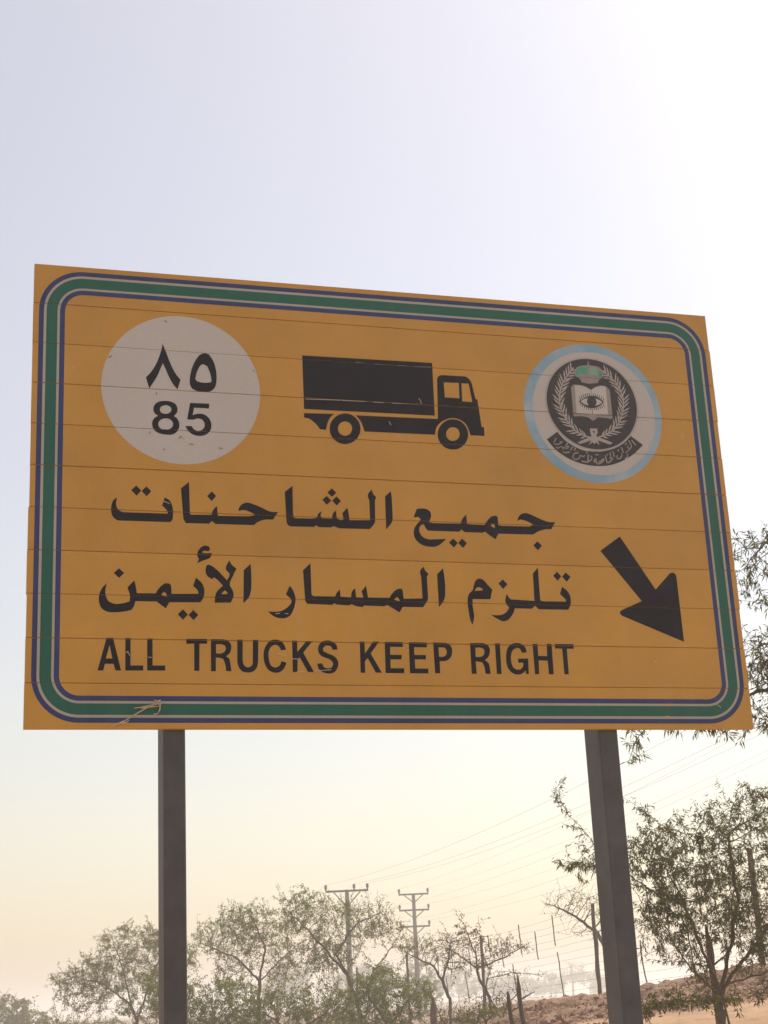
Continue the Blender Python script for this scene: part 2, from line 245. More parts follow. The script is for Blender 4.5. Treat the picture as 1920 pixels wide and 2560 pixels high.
def sheet_mat(name, col, rough=0.5, vary=0.10, dust=0.06, spec=0.35):
    """printed sign sheeting: faint mottling, streaks of dust and small specks"""
    m, nt, p = new_mat(name)
    v = obj_vec(nt)
    n1 = noise(nt, 2.2, 5, 0.6, v)
    lo = tuple(c * (1 - vary) for c in col)
    hi = tuple(min(1, c * (1 + vary)) for c in col)
    c = ramp(nt, n1.outputs['Fac'], [(0.3, lo), (0.7, hi)])
    n2 = noise(nt, 1.0, 6, 0.65, obj_vec(nt, 9, 9, 1.3))
    d = ramp(nt, n2.outputs['Fac'], [(0.45, (0, 0, 0)), (0.8, (dust, dust, dust))])
    c = mix(nt, d, c, (0.46, 0.37, 0.28))
    n3 = noise(nt, 190, 2, 0.5, v)
    s = ramp(nt, n3.outputs['Fac'], [(0.3, (0.86, 0.86, 0.86)), (0.7, (1.1, 1.1, 1.1))])
    c = mix(nt, 1.0, c, s, 'MULTIPLY')
    oi = nt.nodes.new('ShaderNodeObjectInfo')
    t = ramp(nt, oi.outputs['Random'], [(0.0, (0.95, 0.94, 0.93)), (1.0, (1.05, 1.05, 1.05))])
    c = mix(nt, 1.0, c, t, 'MULTIPLY')
    nt.links.new(c, p.inputs['Base Color'])
    p.inputs['Roughness'].default_value = rough
    p.inputs['Specular IOR Level'].default_value = spec
    return m

M = {}
M['yellow'] = sheet_mat('yellow_sheeting', (0.50, 0.275, 0.040), 0.5, 0.09, 0.10)
M['white'] = sheet_mat('white_sheeting', (0.455, 0.455, 0.445), 0.5, 0.03, 0.10)
M['stripe'] = sheet_mat('white_stripe', (0.38, 0.375, 0.32), 0.5, 0.08, 0.15)
M['black'] = sheet_mat('black_film', (0.0065, 0.007, 0.015), 0.55, 0.2, 0.015, 0.15)
M['blue'] = sheet_mat('blue_film', (0.014, 0.032, 0.15), 0.5, 0.12, 0.05)
M['green'] = sheet_mat('green_film', (0.001, 0.100, 0.073), 0.5, 0.08, 0.04)
M['emblem_dark'] = sheet_mat('emblem_charcoal', (0.028, 0.027, 0.033), 0.5, 0.1, 0.04)
M['emblem_grey'] = sheet_mat('emblem_silver', (0.36, 0.345, 0.345), 0.5, 0.1, 0.1)
M['book_side'] = sheet_mat('book_edge', (0.25, 0.225, 0.215), 0.5, 0.15, 0.08)
M['crown_grey'] = sheet_mat('crown_grey', (0.24, 0.235, 0.23), 0.5, 0.2, 0.1)
M['pale_jewel'] = sheet_mat('crown_pale_green', (0.16, 0.36, 0.27), 0.5, 0.2, 0.1)
M['jewel'] = sheet_mat('crown_green', (0.035, 0.30, 0.19), 0.5, 0.5, 0.1)

def blue_ring_mat():
    m, nt, p = new_mat('faded_sky_blue')
    v = obj_vec(nt)
    n = noise(nt, 3.4, 5, 0.6, v)
    c = ramp(nt, n.outputs['Fac'], [(0.34, (0.14, 0.31, 0.47)), (0.55, (0.25, 0.39, 0.50)), (0.72, (0.42, 0.47, 0.50))])
    nt.links.new(c, p.inputs['Base Color'])
    p.inputs['Roughness'].default_value = 0.5
    return m
M['faded_blue'] = blue_ring_mat()

def steel_mat():
    m, nt, p = new_mat('dull_painted_steel')
    v = obj_vec(nt)
    n = noise(nt, 5, 7, 0.65, v)
    c = ramp(nt, n.outputs['Fac'], [(0.3, (0.038, 0.040, 0.048)), (0.7, (0.078, 0.078, 0.086))])
    n2 = noise(nt, 38, 4, 0.6, v)
    c2 = ramp(nt, n2.outputs['Fac'], [(0.68, (0, 0, 0)), (0.78, (0.5, 0.5, 0.5))])
    c = mix(nt, c2, c, (0.09, 0.06, 0.04))
    nt.links.new(c, p.inputs['Base Color'])
    p.inputs['Roughness'].default_value = 0.6
    p.inputs['Metallic'].default_value = 0.0
    b = nt.nodes.new('ShaderNodeBump')
    b.inputs['Strength'].default_value = 0.15
    b.inputs['Distance'].default_value = 0.01
    nt.links.new(n2.outputs['Fac'], b.inputs['Height'])
    nt.links.new(b.outputs[0], p.inputs['Normal'])
    return m
M['steel'] = steel_mat()

def simple(name, col, rough=0.8, vary=0.25, scale=6.0):
    m, nt, p = new_mat(name)
    n = noise(nt, scale, 6, 0.65, obj_vec(nt))
    c = ramp(nt, n.outputs['Fac'], [(0.3, tuple(x * (1 - vary) for x in col)), (0.7, tuple(x * (1 + vary) for x in col))])
    nt.links.new(c, p.inputs['Base Color'])
    p.inputs['Roughness'].default_value = rough
    p.inputs['Specular IOR Level'].default_value = 0.2
    return m
M['bark'] = simple('grey_brown_bark', (0.085, 0.062, 0.045), 0.9, 0.35, 9)
M['post_wood'] = simple('weathered_post', (0.10, 0.075, 0.055), 0.9, 0.35, 9)
M['wire'] = simple('rusty_wire', (0.10, 0.085, 0.075), 0.7, 0.2, 20)
M['cable'] = simple('dull_cable', (0.12, 0.12, 0.12), 0.6, 0.1, 20)
M['concrete'] = simple('pole_concrete', (0.16, 0.14, 0.12), 0.85, 0.12, 3)
M['arm_steel'] = simple('crossarm_steel', (0.10, 0.095, 0.09), 0.6, 0.1, 3)
M['straw'] = simple('dry_straw', (0.55, 0.42, 0.27), 0.8, 0.2, 30)
M['chip'] = simple('pale_scratch', (0.55, 0.47, 0.38), 0.7, 0.15, 30)
M['grime'] = simple('brown_grime', (0.20, 0.16, 0.13), 0.8, 0.2, 30)
M['orange_chip'] = simple('bare_orange_patch', (0.62, 0.33, 0.10), 0.6, 0.1, 30)

def leaf_mat(name, cols, trans=0.35):
    m, nt, p = new_mat(name)
    nt.nodes.remove(p)
    g = nt.nodes.new('ShaderNodeNewGeometry')
    c = ramp(nt, g.outputs['Random Per Island'], [(i / max(1, len(cols) - 1), k) for i, k in enumerate(cols)])
    d = nt.nodes.new('ShaderNodeBsdfDiffuse')
    t = nt.nodes.new('ShaderNodeBsdfTranslucent')
    s = nt.nodes.new('ShaderNodeMixShader')
    s.inputs[0].default_value = trans
    nt.links.new(c, d.inputs['Color'])
    nt.links.new(c, t.inputs['Color'])
    nt.links.new(d.outputs[0], s.inputs[1])
    nt.links.new(t.outputs[0], s.inputs[2])
    nt.links.new(s.outputs[0], nt.nodes['Material Output'].inputs['Surface'])
    return m
M['leaf_near'] = leaf_mat('mesquite_leaf', [(0.040, 0.046, 0.009), (0.095, 0.10, 0.016), (0.07, 0.065, 0.013), (0.21, 0.20, 0.04)], 0.45)
M['leaf_mid'] = leaf_mat('dusty_green_leaf', [(0.07, 0.082, 0.005), (0.145, 0.16, 0.010), (0.115, 0.115, 0.008), (0.25, 0.245, 0.02)], 0.5)
M['leaf_green'] = leaf_mat('fresh_green_leaf', [(0.08, 0.105, 0.005), (0.165, 0.185, 0.010), (0.12, 0.125, 0.008), (0.26, 0.26, 0.02)], 0.5)
M['leaf_brown'] = leaf_mat('drying_leaf', [(0.12, 0.10, 0.04), (0.16, 0.12, 0.05), (0.20, 0.13, 0.05), (0.13, 0.13, 0.05)])

M['litter'] = leaf_mat('red_brown_litter', [(0.16, 0.075, 0.045), (0.22, 0.12, 0.07), (0.12, 0.08, 0.05), (0.25, 0.11, 0.08)], 0.2)

def sand_mat():
    m, nt, p = new_mat('pinkish_sand')
    v = obj_vec(nt)
    n = noise(nt, 0.35, 6, 0.6, v)
    c = ramp(nt, n.outputs['Fac'], [(0.32, (0.375, 0.235, 0.135)), (0.68, (0.465, 0.305, 0.185))])
    n2 = noise(nt, 2.6, 8, 0.7, v)
    f2 = ramp(nt, n2.outputs['Fac'], [(0.5, (0, 0, 0)), (0.66, (0.8, 0.8, 0.8))])
    c = mix(nt, f2, c, (0.25, 0.155, 0.10))
    # turned earth of the bank: darker soil beyond the smooth sand
    sep = nt.nodes.new('ShaderNodeSeparateXYZ')
    nt.links.new(v, sep.inputs[0])
    n4 = noise(nt, 0.8, 5, 0.6, v)
    ad = nt.nodes.new('ShaderNodeMath')
    ad.operation = 'MULTIPLY_ADD'
    nt.links.new(n4.outputs['Fac'], ad.inputs[0])
    ad.inputs[1].default_value = 4.0
    nt.links.new(sep.outputs['Y'], ad.inputs[2])
    mr = nt.nodes.new('ShaderNodeMapRange')
    mr.inputs['From Min'].default_value = 22.2
    mr.inputs['From Max'].default_value = 23.4
    nt.links.new(ad.outputs[0], mr.inputs['Value'])
    n5 = noise(nt, 5.5, 8, 0.7, v)
    soil = ramp(nt, n5.outputs['Fac'], [(0.36, (0.12, 0.072, 0.046)), (0.52, (0.24, 0.15, 0.098)), (0.68, (0.34, 0.225, 0.15))])
    c = mix(nt, mr.outputs[0], c, soil)
    n3 = noise(nt, 40, 3, 0.6, v)
    s = ramp(nt, n3.outputs['Fac'], [(0.3, (0.85, 0.85, 0.85)), (0.7, (1.1, 1.1, 1.1))])
    c = mix(nt, 1.0, c, s, 'MULTIPLY')
    nt.links.new(c, p.inputs['Base Color'])
    p.inputs['Roughness'].default_value = 0.95
    p.inputs['Specular IOR Level'].default_value = 0.1
    b = nt.nodes.new('ShaderNodeBump')
    b.inputs['Strength'].default_value = 0.5
    b.inputs['Distance'].default_value = 0.08
    nt.links.new(n2.outputs['Fac'], b.inputs['Height'])
    nt.links.new(b.outputs[0], p.inputs['Normal'])
    return m
M['sand'] = sand_mat()
M['clod'] = simple('red_brown_clod', (0.24, 0.14, 0.09), 0.95, 0.25, 4)

# ------------------------------------------------------------------ ground
def sstep(a, b, x):
    t = np.clip((x - a) / (b - a), 0, 1)
    return t * t * (3 - 2 * t)

def vnoise(x, y, seed=0):
    xi, yi = np.floor(x), np.floor(y)
    xf, yf = x - xi, y - yi
    xf, yf = xf * xf * (3 - 2 * xf), yf * yf * (3 - 2 * yf)
    def h(a, b):
        s = np.sin(a * 127.1 + b * 311.7 + seed * 74.7) * 43758.5453
        return s - np.floor(s)
    return (h(xi, yi) * (1 - xf) + h(xi + 1, yi) * xf) * (1 - yf) + (h(xi, yi + 1) * (1 - xf) + h(xi + 1, yi + 1) * xf) * yf

def height(x, y):
    x = np.asarray(x, float)
    y = np.asarray(y, float)
    xe = x * 29 / np.maximum(y, 29)              # the bank's flank swings away with distance
    bank = np.clip(0.45 + 0.88 * sstep(-0.2, 2.5, xe) + 0.12 * np.clip(xe - 2.5, 0, 4), 0.4, 1.8)
    far = 1 - 0.6 * sstep(60, 110, y)
    z = sstep(3, 25, y) * bank * far
    z = z + 0.10 * (vnoise(x * 0.35, y * 0.35, 1) - 0.5) * sstep(6, 14, y)
    rough = sstep(20.5, 24, y) * (1 - sstep(60, 90, y))
    z = z + rough * (0.20 * (vnoise(x * 1.3, y * 1.3, 2) - 0.5) + 0.20 * (vnoise(x * 3.1, y * 3.1, 3) - 0.5) + 0.07 * (vnoise(x * 7, y * 7, 4) - 0.5))
    return z

def build_ground():
    xs = np.unique(np.concatenate([np.linspace(-1500, -30, 50), np.linspace(-30, 0, 40), np.arange(0, 8.5, 0.1), np.linspace(8.5, 40, 40), np.linspace(40, 1500, 50)]))
    ys = np.unique(np.concatenate([np.linspace(-1500, 0, 40), np.linspace(0, 12, 20), np.arange(12, 32, 0.12), np.linspace(32, 70, 90), np.linspace(70, 140, 30), np.linspace(140, 1500, 50)]))
    X, Y = np.meshgrid(xs, ys)
    Zh = height(X, Y)
    V = np.stack([X.ravel(), Y.ravel(), Zh.ravel()], 1)
    nx, ny = len(xs), len(ys)
    i, j = np.meshgrid(np.arange(nx - 1), np.arange(ny - 1))
    a = (j * nx + i).ravel()
    F = np.stack([a, a + 1, a + nx + 1, a + nx], 1)
    o = mesh_obj('ground', V.tolist(), F.tolist(), M['sand'], smooth=True)
    tag(o, 'pinkish desert sand rising to a rough earth bank', kind='structure')
build_ground()

def gz(x, y):
    return float(height(x, y))

# clods and stones on the disturbed bank: too many to count
def build_clods():
    V, F = [], []
    ico = bmesh.new()
    bmesh.ops.create_icosphere(ico, subdivisions=1, radius=1.0)
    base = np.array([v.co[:] for v in ico.verts])
    tris = [tuple(v.index for v in f.verts) for f in ico.faces]
    ico.free()
    n = 0
    r = np.random.default_rng(21)
    while n < 3200:
        x, y = r.uniform(0.5, 8.0), r.uniform(20.0, 30)
        if r.random() > 0.25 + 0.75 * float(vnoise(x * 0.9, y * 0.9, 9) > 0.5):
            continue
        s = 0.010 + 0.045 * r.random() ** 4
        q = base * (s * r.uniform(0.6, 1.3, 3)) * (1 + 0.25 * r.standard_normal((len(base), 1)))
        b = len(V)
        V += (q + np.array([x, y, gz(x, y) + s * 0.2])).tolist()
        F += [tuple(b + k for k in t) for t in tris]
        n += 1
    o = mesh_obj('clods', V, F, M['clod'])
    tag(o, 'red brown clods and stones strewn along the earth bank', 'clods', kind='stuff')
build_clods()

def build_litter():
    r = np.random.default_rng(5)
    n = 9000
    x = r.uniform(1.0, 7.5, n)
    y = 20.5 + 8.5 * r.random(n)
    keep = vnoise(x * 0.8, y * 0.8, 17) + 0.25 * (x > 4) > 0.52
    x, y = x[keep], y[keep]
    n = len(x)
    P = np.stack([x, y, height(x, y) + r.uniform(0.0, 0.06, n)], 1)
    D = r.normal(0, 1, (n, 3)) * np.array([1, 1, 0.5])
    D /= np.linalg.norm(D, axis=1)[:, None]
    W = np.cross(D, r.normal(0, 1, (n, 3)))
    W /= np.linalg.norm(W, axis=1)[:, None]
    L = r.uniform(0.03, 0.12, (n, 1))
    W *= 0.008
    V = np.stack([P, P + D * L * 0.5 + W, P + D * L, P + D * L * 0.5 - W], 1).reshape(-1, 3)
    o = link(bpy.data.objects.new('dry_litter', quads_mesh('dry_litter', V, n, M['litter'])))
    tag(o, 'dry reddish twigs and leaf litter over the earth bank', 'litter', kind='stuff')
build_litter()

# ------------------------------------------------------------------ the road sign
SIGN_W, SIGN_H, SIGN_Z = 3.7914, 2.4, 2.8955       # panel size and the height of its lower edge
N_PLANK = 11
PITCH = SIGN_H / N_PLANK
SIGN_ROT = math.radians(16.2715)
SIGN_U0 = 1.80                                      # panel coordinate of the sign's origin
sgn = empty('road_sign', (-1.7300 + 0.95994 * SIGN_U0, 7.2510 + 0.28019 * SIGN_U0, gz(0, 7.75)), SIGN_ROT)
tag(sgn, 'large yellow road sign for trucks, with Arabic and English lettering, on two steel posts', 'road sign')
Z0 = SIGN_Z - sgn.location.z

def S(u, v, depth=0.0):
    """panel coordinates (metres from its lower left corner, metres behind the face) to the sign's own"""
    return (u - SIGN_U0, depth, Z0 + v)

JOINT = [0.0] + [random.Random(40 + k).uniform(0.0010, 0.0024) for k in range(1, N_PLANK)] + [0.0]    # half width of each joint

def build_planks():
    r = random.Random(3)
    for k in range(N_PLANK):
        z0, z1 = k * PITCH, (k + 1) * PITCH
        jl, jr = r.uniform(-0.003, 0.0025), r.uniform(-0.0025, 0.0025)
        a, b = jl, SIGN_W + jr
        g0 = JOINT[k]
        g1 = JOINT[k + 1]
        bev = 0.0012
        prof = [(0.032, z0), (0.006, z0), (0.006, z0 + g0), (bev, z0 + g0), (0, z0 + g0 + bev), (0, z1 - g1 - bev), (bev, z1 - g1), (0.006, z1 - g1), (0.006, z1 - 0.0005), (0.032, z1 - 0.0005)]
        n = len(prof)
        # clip ends of the extrusion: a little notch behind each joint
        V = [S(a, z, y) for y, z in prof] + [S(b, z, y) for y, z in prof]
        F = [(i, (i + 1) % n, n + (i + 1) % n, n + i) for i in range(n)]
        F += [tuple(reversed(range(n))), tuple(range(n, 2 * n))]
        mesh_obj('plank', V, F, M['yellow'], sgn)
build_planks()

def smooth_ring(pts, lim=40.0, sub=4):
    """round the gentle bends of an outline, keep its corners"""
    n = len(pts)
    P = [Vector(p) for p in pts]
    corner = []
    for i in range(n):
        a, b = P[i] - P[i - 1], P[(i + 1) % n] - P[i]
        ang = math.degrees(a.angle(b)) if a.length > 0 and b.length > 0 else 0
        corner.append(ang > lim)
    out = []
    for i in range(n):
        p0, p1, p2, p3 = P[i - 1], P[i], P[(i + 1) % n], P[(i + 2) % n]
        L = (p2 - p1).length
        out.append(p1)
        if corner[i] and corner[(i + 1) % n]:
            continue
        if L < 0.012 or (L > 0.05 and L > 2.2 * min((p1 - p0).length, (p3 - p2).length)):
            continue                      # a long straight edge between rounded corners
        t1 = (p2 - p1) if corner[i] else ((p1 - p0).normalized() + (p2 - p1).normalized()).normalized() * L
        t2 = (p2 - p1) if corner[(i + 1) % n] else ((p2 - p1).normalized() + (p3 - p2).normalized()).normalized() * L
        for k in range(1, sub):
            t = k / sub
            h1, h2, h3, h4 = 2 * t**3 - 3 * t**2 + 1, -2 * t**3 + 3 * t**2, t**3 - 2 * t**2 + t, t**3 - t**2
            out.append(p1 * h1 + p2 * h2 + t1 * h3 + t2 * h4)
    return out

def film(name, polys, layer, material, parent=None, smooth=True, cut=True):
    """flat print on the panel: polygons in millimetres with holes, slit where the planks meet"""
    V, F = [], []
    for outer, holes in polys:
        rings = []
        for ring in [outer] + list(holes):
            q = [Vector((x / 1000, y / 1000)) for x, y in ring]
            rings.append(smooth_ring(q) if smooth else q)
        tri = tessellate_polygon([[Vector((p.x, p.y, 0)) for p in r] for r in rings])
        flat = [p for r in rings for p in r]
        b = len(V)
        V += [S(p.x, p.y, -0.0004 * layer) for p in flat]
        for t in tri:
            p, q, w = (flat[i] for i in t)
            if (q - p).cross(w - p) < 0:
                t = (t[0], t[2], t[1])
            F.append(tuple(b + i for i in t))
    me = bpy.data.meshes.new(name)
    me.from_pydata(V, [], F)
    if cut:
        bm = bmesh.new()
        bm.from_mesh(me)
        zs = [v.co.z for v in bm.verts]
        lo, hi = min(zs), max(zs)
        for k in range(1, N_PLANK):
            zc = Z0 + k * PITCH
            if not lo < zc < hi:
                continue
            g = JOINT[k] * 0.85
            for zz in (zc - g, zc + g):
                bmesh.ops.bisect_plane(bm, geom=bm.verts[:] + bm.edges[:] + bm.faces[:], dist=1e-6, plane_co=(0, 0, zz), plane_no=(0, 0, 1))
            dead = [f for f in bm.faces if abs(f.calc_center_median().z - zc) < g]
            bmesh.ops.delete(bm, geom=dead, context='FACES')
        bm.to_mesh(me)
        bm.free()
    me.materials.append(material)
    return link(bpy.data.objects.new(name, me), parent if parent is not None else sgn)

def rrect(inset, rad, n=14):
    w, h = SIGN_W * 1000, SIGN_H * 1000
    pts = []
    for cx, cy, a0 in ((w - inset - rad, h - inset - rad, 0), (inset + rad, h - inset - rad, 90), (inset + rad, inset + rad, 180), (w - inset - rad, inset + rad, 270)):
        for k in range(n + 1):
            a = math.radians(a0 + 90 * k / n)
            pts.append((cx + rad * math.cos(a), cy + rad * math.sin(a)))
    return pts

def band(name, i0, i1, layer, mat):
    R0 = 225
    return film(name, [(rrect(i0, R0 - (i0 - 28)), [rrect(i1, R0 - (i1 - 28))])], layer, mat, smooth=False)
band('border_stripe', 28, 52.5, 1, M['blue'])['label'] = 'outer dark blue border stripe'
band('border_stripe', 53, 65.5, 1, M['stripe'])['label'] = 'outer white border stripe'
band('border_stripe', 66, 120.5, 1, M['green'])['label'] = 'broad green border stripe'
band('border_stripe', 121, 132.5, 1, M['stripe'])['label'] = 'inner white border stripe'
band('border_stripe', 133, 158, 1, M['blue'])['label'] = 'inner dark blue border stripe'

def circle(cx, cy, r, n=72):
    return [(cx + r * math.cos(2 * math.pi * k / n), cy + r * math.sin(2 * math.pi * k / n)) for k in range(n)]

disc = film('route_disc', [(circle(752.7, 1753.1, 409), [])], 1, M['white'], smooth=False)
disc['label'] = 'white route number disc'
for nm in ('arabic_eight', 'arabic_five', 'numeral_eight', 'numeral_five'):
    film('numeral', PRINT[nm], 2, M['black'], disc)
cargo = film('truck_symbol', PRINT['truck_cargo_box'], 1, M['black'])
cargo['label'] = 'black truck symbol'
film('tail', PRINT['truck_tail'], 1, M['black'], cargo)
film('cab', PRINT['truck_cab'], 1, M['black'], cargo)
for w in PRINT['truck_wheel']:
    film('wheel', [w], 1, M['black'], cargo)
film('arrow', PRINT['arrow'], 1, M['black'])['label'] = 'black arrow pointing down to the right'
for nm, lb in (('arabic_word_all', 'Arabic word for all'), ('arabic_word_trucks', 'Arabic word for the trucks'), ('arabic_word_keep', 'Arabic word for keep to'),
               ('arabic_word_lane', 'Arabic word for the lane'), ('arabic_word_right', 'Arabic word for right')):
    film('arabic_word', PRINT[nm], 1, M['black'])['label'] = lb
for nm in [k for k in PRINT if k.startswith('letter_')]:
    for glyph in PRINT[nm]:
        film('letter', [glyph], 1, M['black'])['label'] = 'capital letter ' + nm[-1]

# emblem
emb = film('emblem', [(circle(3034, 1756, 410), [])], 1, M['faded_blue'], smooth=False)
emb['label'] = 'round police emblem with open book, eye, wreath and crown'
film('emblem_field', [(circle(3041, 1756, 364), [])], 2, M['white'], emb, smooth=False)
film('banner', PRINT['banner'], 3, M['emblem_dark'], emb)
film('banner_rim', [(circle(3030, 1808, 278), [])], 4, M['emblem_grey'], emb, smooth=False)
film('dark_field', [(circle(3030, 1809, 268), [])], 5, M['emblem_dark'], emb, smooth=False)

def strokes(lines, width, taper=False):
    """ribbons along centre lines, millimetres"""
    out = []
    for ln in lines:
        P = [Vector(p) for p in ln]
        Q = []
        for i in range(len(P) - 1):
            p0, p1, p2, p3 = P[max(0, i - 1)], P[i], P[i + 1], P[min(len(P) - 1, i + 2)]
            for k in range(4):
                t = k / 4
                Q.append(0.5 * ((2 * p1) + (p2 - p0) * t + (2 * p0 - 5 * p1 + 4 * p2 - p3) * t * t + (3 * p1 - p0 - 3 * p2 + p3) * t**3))
        Q.append(P[-1])
        for i in range(len(Q) - 1):
            d = (Q[i + 1] - Q[i])
            if d.length < 1e-6:
                continue
            d.normalize()
            n = Vector((-d.y, d.x)) * width / 2
            e = d * width * 0.2
            out.append(([tuple(Q[i] + n - e), tuple(Q[i] - n - e), tuple(Q[i + 1] - n + e), tuple(Q[i + 1] + n + e)], []))
    return out

def leaf_poly(base, ang, ln, wd):
    d = Vector((math.cos(ang), math.sin(ang)))
    n = Vector((-d.y, d.x))
    b = Vector(base)
    return ([tuple(b + n * wd * 0.25), tuple(b - n * wd * 0.25), tuple(b + d * ln * 0.55 - n * wd * 0.5), tuple(b + d * ln), tuple(b + d * ln * 0.55 + n * wd * 0.5)], [])

def wreath():
    polys = []
    for side, ln in zip((1, -1), PRINT['S_stem']):
        polys += strokes([ln], 8)
        P = [Vector(p) for p in ln]
        seg = [(P[i + 1] - P[i]).length for i in range(len(P) - 1)]
        tot = sum(seg)
        m = 22
        for k in range(2, m + 1):
            s = tot * k / m
            i = 0
            while i < len(seg) - 1 and s > seg[i]:
                s -= seg[i]
                i += 1
            p = P[i].lerp(P[i + 1], min(1, s / seg[i]))
            d = (P[i + 1] - P[i])
            a = math.atan2(d.y, d.x)
            L = 60 if k > 3 else 42
            for q in (0.66, -0.66):
                polys.append(leaf_poly(p, a + q, L, 9.5))
        d = P[-1] - P[-2]
        polys.append(leaf_poly(P[-1], math.atan2(d.y, d.x), 30, 10))
    return polys
film('wreath', wreath(), 6, M['emblem_grey'], emb, smooth=False)
film('bow', PRINT['bow'], 7, M['emblem_grey'], emb)
film('crown', PRINT['crown_band'], 7, M['crown_grey'], emb)
for q, jewel in enumerate(PRINT['crown_jewel']):
    film('crown_jewel', [jewel], 8, M['jewel' if q != 1 else 'pale_jewel'], emb)
film('book_cover', PRINT['book_cover'], 7, M['book_side'], emb)
for pg in PRINT['book_page']:
    film('book_page', [pg], 8, M['white'], emb)
film('eye', PRINT['eye'], 9, M['emblem_dark'], emb)
film('pupil', [(circle(3028.5, 1819, 28, 28), [])], 10, M['emblem_dark'], emb, smooth=False)
def lashes():
    out = []
    for k in range(13):
        t = -1 + 2 * k / 12
        x = 3030 + 66 * t
        if 4 < k < 8 and k != 5 and k != 7:
            continue
        yt = 1828 + 26 * (1 - t * t)
        out += strokes([[(x, yt), (x + 8 * t, yt + 17)]], 4.2)
        yb = 1810 - 24 * (1 - t * t)
        out += strokes([[(x, yb), (x + 6 * t, yb - 15)]], 4.2)
    return out
film('lashes', lashes(), 9, M['emblem_dark'], emb, smooth=False)
film('banner_lettering', strokes(PRINT['S_text'], 7.0), 4, M['emblem_grey'], emb, smooth=False)

# scratches and chips in the print
film('scratches', strokes(PRINT['S_scratch'], 3.0), 12, M['chip'], smooth=False)['kind'] = 'stuff'
film('smudges', strokes(PRINT['S_marks'], 4.0), 11, M['grime'], smooth=False)['kind'] = 'stuff'
for c in PRINT['chips']:
    film('worn_patch', [c], 3, M['orange_chip'], smooth=False)

# posts: rectangular steel sections behind the panel
def build_post(u):
    w, d, rad = 0.108, 0.195, 0.010
    y0 = 0.034
    ring = []
    for cx, cy, a0 in ((w / 2 - rad, d - rad, 0), (-w / 2 + rad, d - rad, 90), (-w / 2 + rad, rad, 180), (w / 2 - rad, rad, 270)):
        for k in range(4):
            a = math.radians(a0 + 30 * k)
            ring.append((cx + rad * math.cos(a), cy + rad * math.sin(a)))
    n = len(ring)
    zs = [-0.4, 1.0, 2.2, Z0 + 1.2, Z0 + SIGN_H - 0.05]
    V, F = [], []
    for z in zs:
        V += [(u - SIGN_U0 + x, y0 + y, z) for x, y in ring]
    for s in range(len(zs) - 1):
        for k in range(n):
            j = (k + 1) % n
            F.append((s * n + k, s * n + j, (s + 1) * n + j, (s + 1) * n + k))
    F += [tuple(reversed(range(n))), tuple(range((len(zs) - 1) * n, len(zs) * n))]
    return mesh_obj('post', V, F, M['steel'], sgn)
build_post(0.709)
build_post(2.967)
# clamp bolts joining planks to posts, seen only from behind
for u in (0.709, 2.967):
    for k in range(N_PLANK):
        mb = MB()
        mb.box(u - SIGN_U0 - 0.09, u - SIGN_U0 + 0.09, 0.0322, 0.0338, Z0 + (k + 0.42) * PITCH, Z0 + (k + 0.58) * PITCH)
        mb.build('clamp', M['steel'], sgn)

# dry straw caught on the lower border
def build_straw():
    root = empty('dry_straw', sgn.matrix_basis @ Vector(S(0.62, 0.02, -0.01)), SIGN_ROT)
    tag(root, 'tuft of dry straw caught on the lower left of the yellow sign', 'straw')
    inv = root.matrix_basis.inverted() @ sgn.matrix_basis
    r = random.Random(5)
    for k, ln in enumerate(PRINT['S_straw']):
        mb = MB()
        pts = []
        for i, (x, y) in enumerate(ln):
            pts.append(inv @ Vector(S(x / 1000, y / 1000, -0.008 - 0.006 * r.random())))
        mb.tube(pts, [0.0016 + 0.0016 * (i % 2) for i in range(len(pts))], 5)
        mb.build('stalk', M['straw'], root)
build_straw()

